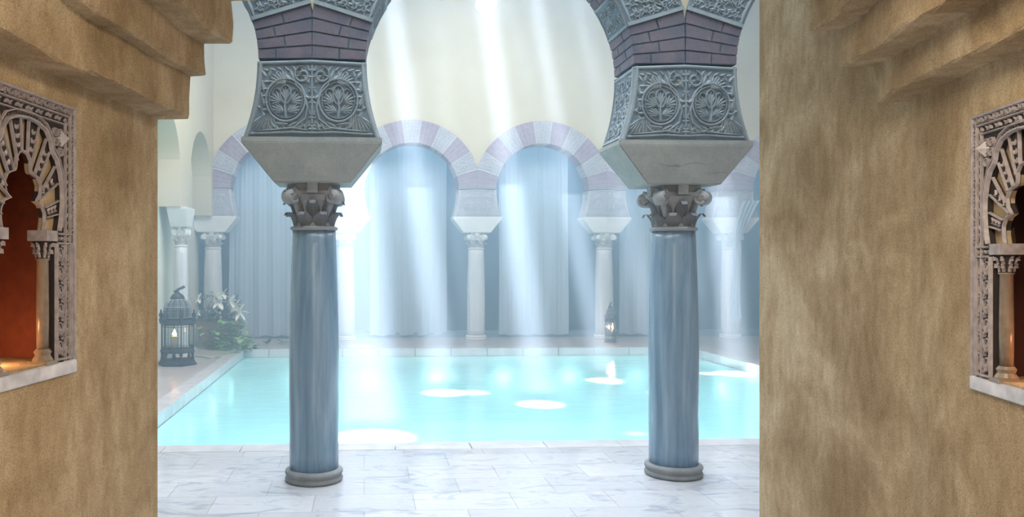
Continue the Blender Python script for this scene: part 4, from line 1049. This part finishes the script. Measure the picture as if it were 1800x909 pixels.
def candle(loc, label, r=0.045, h=0.23, far=False):
    root = empty('candle', loc); tag(root, label, 'candle', 'lit candles')
    bm = bmesh.new(); lathe(bm, [(r, 0), (r, h*0.97), (r*0.9, h), (r*0.5, h*0.985), (0.004, h*0.98)], 24); obj('wax', bm, 'wax', root, smooth=True)
    bm = bmesh.new(); tube(bm, [(0, 0, h*0.97), (0.002, 0, h+0.018)], 0.0025, 5); obj('wick', bm, 'wick', root)
    fh = 0.095; k = 1.5*r/0.045
    bm = bmesh.new(); lathe(bm, [(0.003, h+0.008), (0.016*k, h+0.022), (0.018*k, h+0.034), (0.010*k, h+0.055), (0.002, h+0.008+fh)], 14); obj('flame', bm, 'far_flame' if far else 'flame', root, smooth=True)
    light('candle_light', 'POINT', (loc[0], loc[1], loc[2]+h+0.035), 24 if not far else 5, (1.0, 0.55, 0.28), shadow_soft_size=0.02)
    return root
candle((lb.x-0.03, lb.y-0.05, 0.23*0.97), 'white pillar candle burning inside the big lantern', 0.055, 0.19)
sb = un(1073, 602, z=0); lan2 = lantern(sb, 'small lantern glowing at the foot of a white far column', 0.60); lan2.scale = (0.40, 0.40, 0.64)
candle((sb.x-0.04, sb.y-0.03, 0.23*0.64), 'thin lit candle in the small lantern, the lower of its pair', 0.022, 0.10, True)
candle((sb.x+0.04, sb.y-0.01, 0.23*0.64), 'thin lit candle in the small lantern, the right of its pair', 0.022, 0.09, True)

# ------------------------------------------------------------------ potted lilies
pb = un(384, 607.5, z=0); root = empty('potted_lily', pb); tag(root, 'wide terracotta pot of white lilies and trailing ivy in the hall corner', 'potted plant')
bm = bmesh.new(); lathe(bm, [(0.24, 0), (0.27, 0.04), (0.34, 0.20), (0.37, 0.34), (0.375, 0.38), (0.40, 0.39), (0.40, 0.44), (0.365, 0.445), (0.35, 0.40), (0.33, 0.37)], 40); obj('pot', bm, 'terracotta', root, smooth=True)
bm = bmesh.new(); lathe(bm, [(0.34, 0.36), (0.30, 0.40), (0.02, 0.42)], 24); obj('soil', bm, 'soil', root)
def leaf3d(bm, base, dirv, ln, wd, droop=0.3, mi=0):
    d_ = Vector(dirv).normalized(); side = d_.cross(Vector((0, 0, 1))); side = side.normalized() if side.length > 1e-3 else Vector((1, 0, 0)); up = side.cross(d_)
    rows = []
    for i in range(6):
        t = i/5; c_ = Vector(base)+d_*ln*t-Vector((0, 0, 1))*droop*ln*t*t; w_ = wd*sin(PI*min(1, 0.1+t*0.9))**0.8
        rows.append([bm.verts.new(c_-side*w_), bm.verts.new(c_-up*0.2*w_), bm.verts.new(c_+side*w_)])
    for a, b_ in zip(rows, rows[1:]):
        for j in range(2):
            f = bm.faces.new((a[j], a[j+1], b_[j+1], b_[j])); f.material_index = mi
rp = random.Random(9); bm = bmesh.new()
for i in range(300):
    a = rp.uniform(0, 2*PI); r = 0.36*math.sqrt(rp.random()); z = 0.42+rp.random()**0.8*0.33*(1-0.6*(r/0.36)**2)
    leaf3d(bm, (r*cos(a), r*sin(a), z), (cos(a)+rp.uniform(-.5, .5), sin(a)+rp.uniform(-.5, .5), rp.uniform(-0.1, 0.8)), rp.uniform(0.08, 0.17), rp.uniform(0.012, 0.026), 0.4, 0 if rp.random() < 0.75 else 1)
for i in range(14):
    a = rp.uniform(0, 2*PI); x, y = 0.2*cos(a), 0.2*sin(a); hx, hy, hz = 0.34*cos(a), 0.2*sin(a), rp.uniform(0.75, 0.98)
    tube(bm, [(x, y, 0.4), (x*1.2, y*1.2, 0.62), (hx, hy, hz)], 0.006, 5, 0)
    for q in range(4): leaf3d(bm, (hx, hy, hz-0.05*q), (cos(a+q*1.7), sin(a+q*1.7), 0.4), 0.13, 0.02, 0.6, 0)
obj('foliage', bm, ['leaf_dark', 'leaf_green'], root)
bm = bmesh.new()
for i in range(190):                       # ivy over the rim, down the front and along the floor
    t = rp.random(); a = -PI/2+rp.gauss(0.55, 0.55)
    if t < 0.55: r = 0.42+rp.uniform(-.01, .08); z = rp.uniform(0.06, 0.47); base = (r*cos(a), r*sin(a), z)
    else: base = (rp.uniform(-0.05, 0.75), -0.42-rp.random()*0.38, 0.015+rp.random()**2*0.22)
    leaf3d(bm, base, (rp.uniform(-1, 1), rp.uniform(-1, 0.1), rp.uniform(-.3, .5)), rp.uniform(0.09, 0.16), rp.uniform(0.035, 0.06), 0.3, 0 if rp.random() < 0.6 else 1)
obj('ivy', bm, ['leaf_light', 'leaf_green'], root)
for x, y, z, s in ((0.04, -0.22, 0.86, 1.0), (0.10, -0.25, 0.80, 0.95), (0.36, -0.18, 0.74, 0.9), (0.44, -0.20, 0.64, 1.0), (0.30, -0.22, 0.82, 0.8), (-0.26, -0.12, 0.86, 0.6), (0.16, -0.16, 0.93, 0.7), (-0.24, -0.25, 0.62, 0.4)):
    y -= 0.26; s *= 1.45; bm = bmesh.new(); ax = Vector((rp.uniform(-.3, .3), -1, rp.uniform(-.1, .4))).normalized()
    for q in range(6):
        a = q*PI/3+rp.uniform(-.15, .15); s1 = ax.cross(Vector((0, 0, 1))).normalized(); s2 = s1.cross(ax)
        leaf3d(bm, (x, y, z), ax*0.35+(s1*cos(a)+s2*sin(a)), 0.125*s, 0.034*s, 0.15)
    tube(bm, [(x, y, z), Vector((x, y, z))+ax*0.06*s], 0.006*s, 5); obj('lily_flower', bm, 'petal', root)
for i, (px, py) in enumerate(((352, 627), (376, 630), (398, 622), (432, 608), (470, 606), (496, 607), (418, 620))):
    q = un(px, py, z=0.0); bm = bmesh.new()
    for k in range(5 if i > 2 else 2): leaf3d(bm, (rp.uniform(-.04, .04), rp.uniform(-.04, .04), 0.012+0.01*k), (rp.uniform(-1, 1), rp.uniform(-1, 1), 0.30 if i > 2 else 0.08), 0.16 if i < 3 else 0.13, 0.04, 0.1)
    o = obj('fallen_leaf_sprig', bm, 'leaf_light' if i < 3 else 'leaf_green', loc=q)
    tag(o, ['green ivy sprig fallen on the flags beside the big lantern', 'green ivy sprig on the flags between lantern and lily pot', 'green ivy sprig lying beneath the lily pot, next to the coping',
            'leafy sprig on the far coping next to the lily pot', 'leafy sprig on the far coping under the first curtain', 'leafy sprig on the far coping against the near column edge', 'leafy sprig at the pool corner in front of the lily pot'][i], 'leaves', 'fallen ivy sprigs round the pool corner')

# ------------------------------------------------------------------ steam in the hall
bm = bmesh.new(); box(bm, XL-0.10, XR-0.02, 4.55, YF+1.85, -0.0+0.006, ZC-0.02)
tag(obj('steam', bm, 'steam'), 'thin bluish steam filling the whole pool hall', 'steam', kind='stuff')
bm = bmesh.new(); box(bm, XL-0.08, XR-0.03, 6.3, YF+1.84, 0.008, 2.4)
tag(obj('low_steam', bm, 'low_steam'), 'thicker blue steam hanging low over the warm pool', 'steam', kind='stuff')
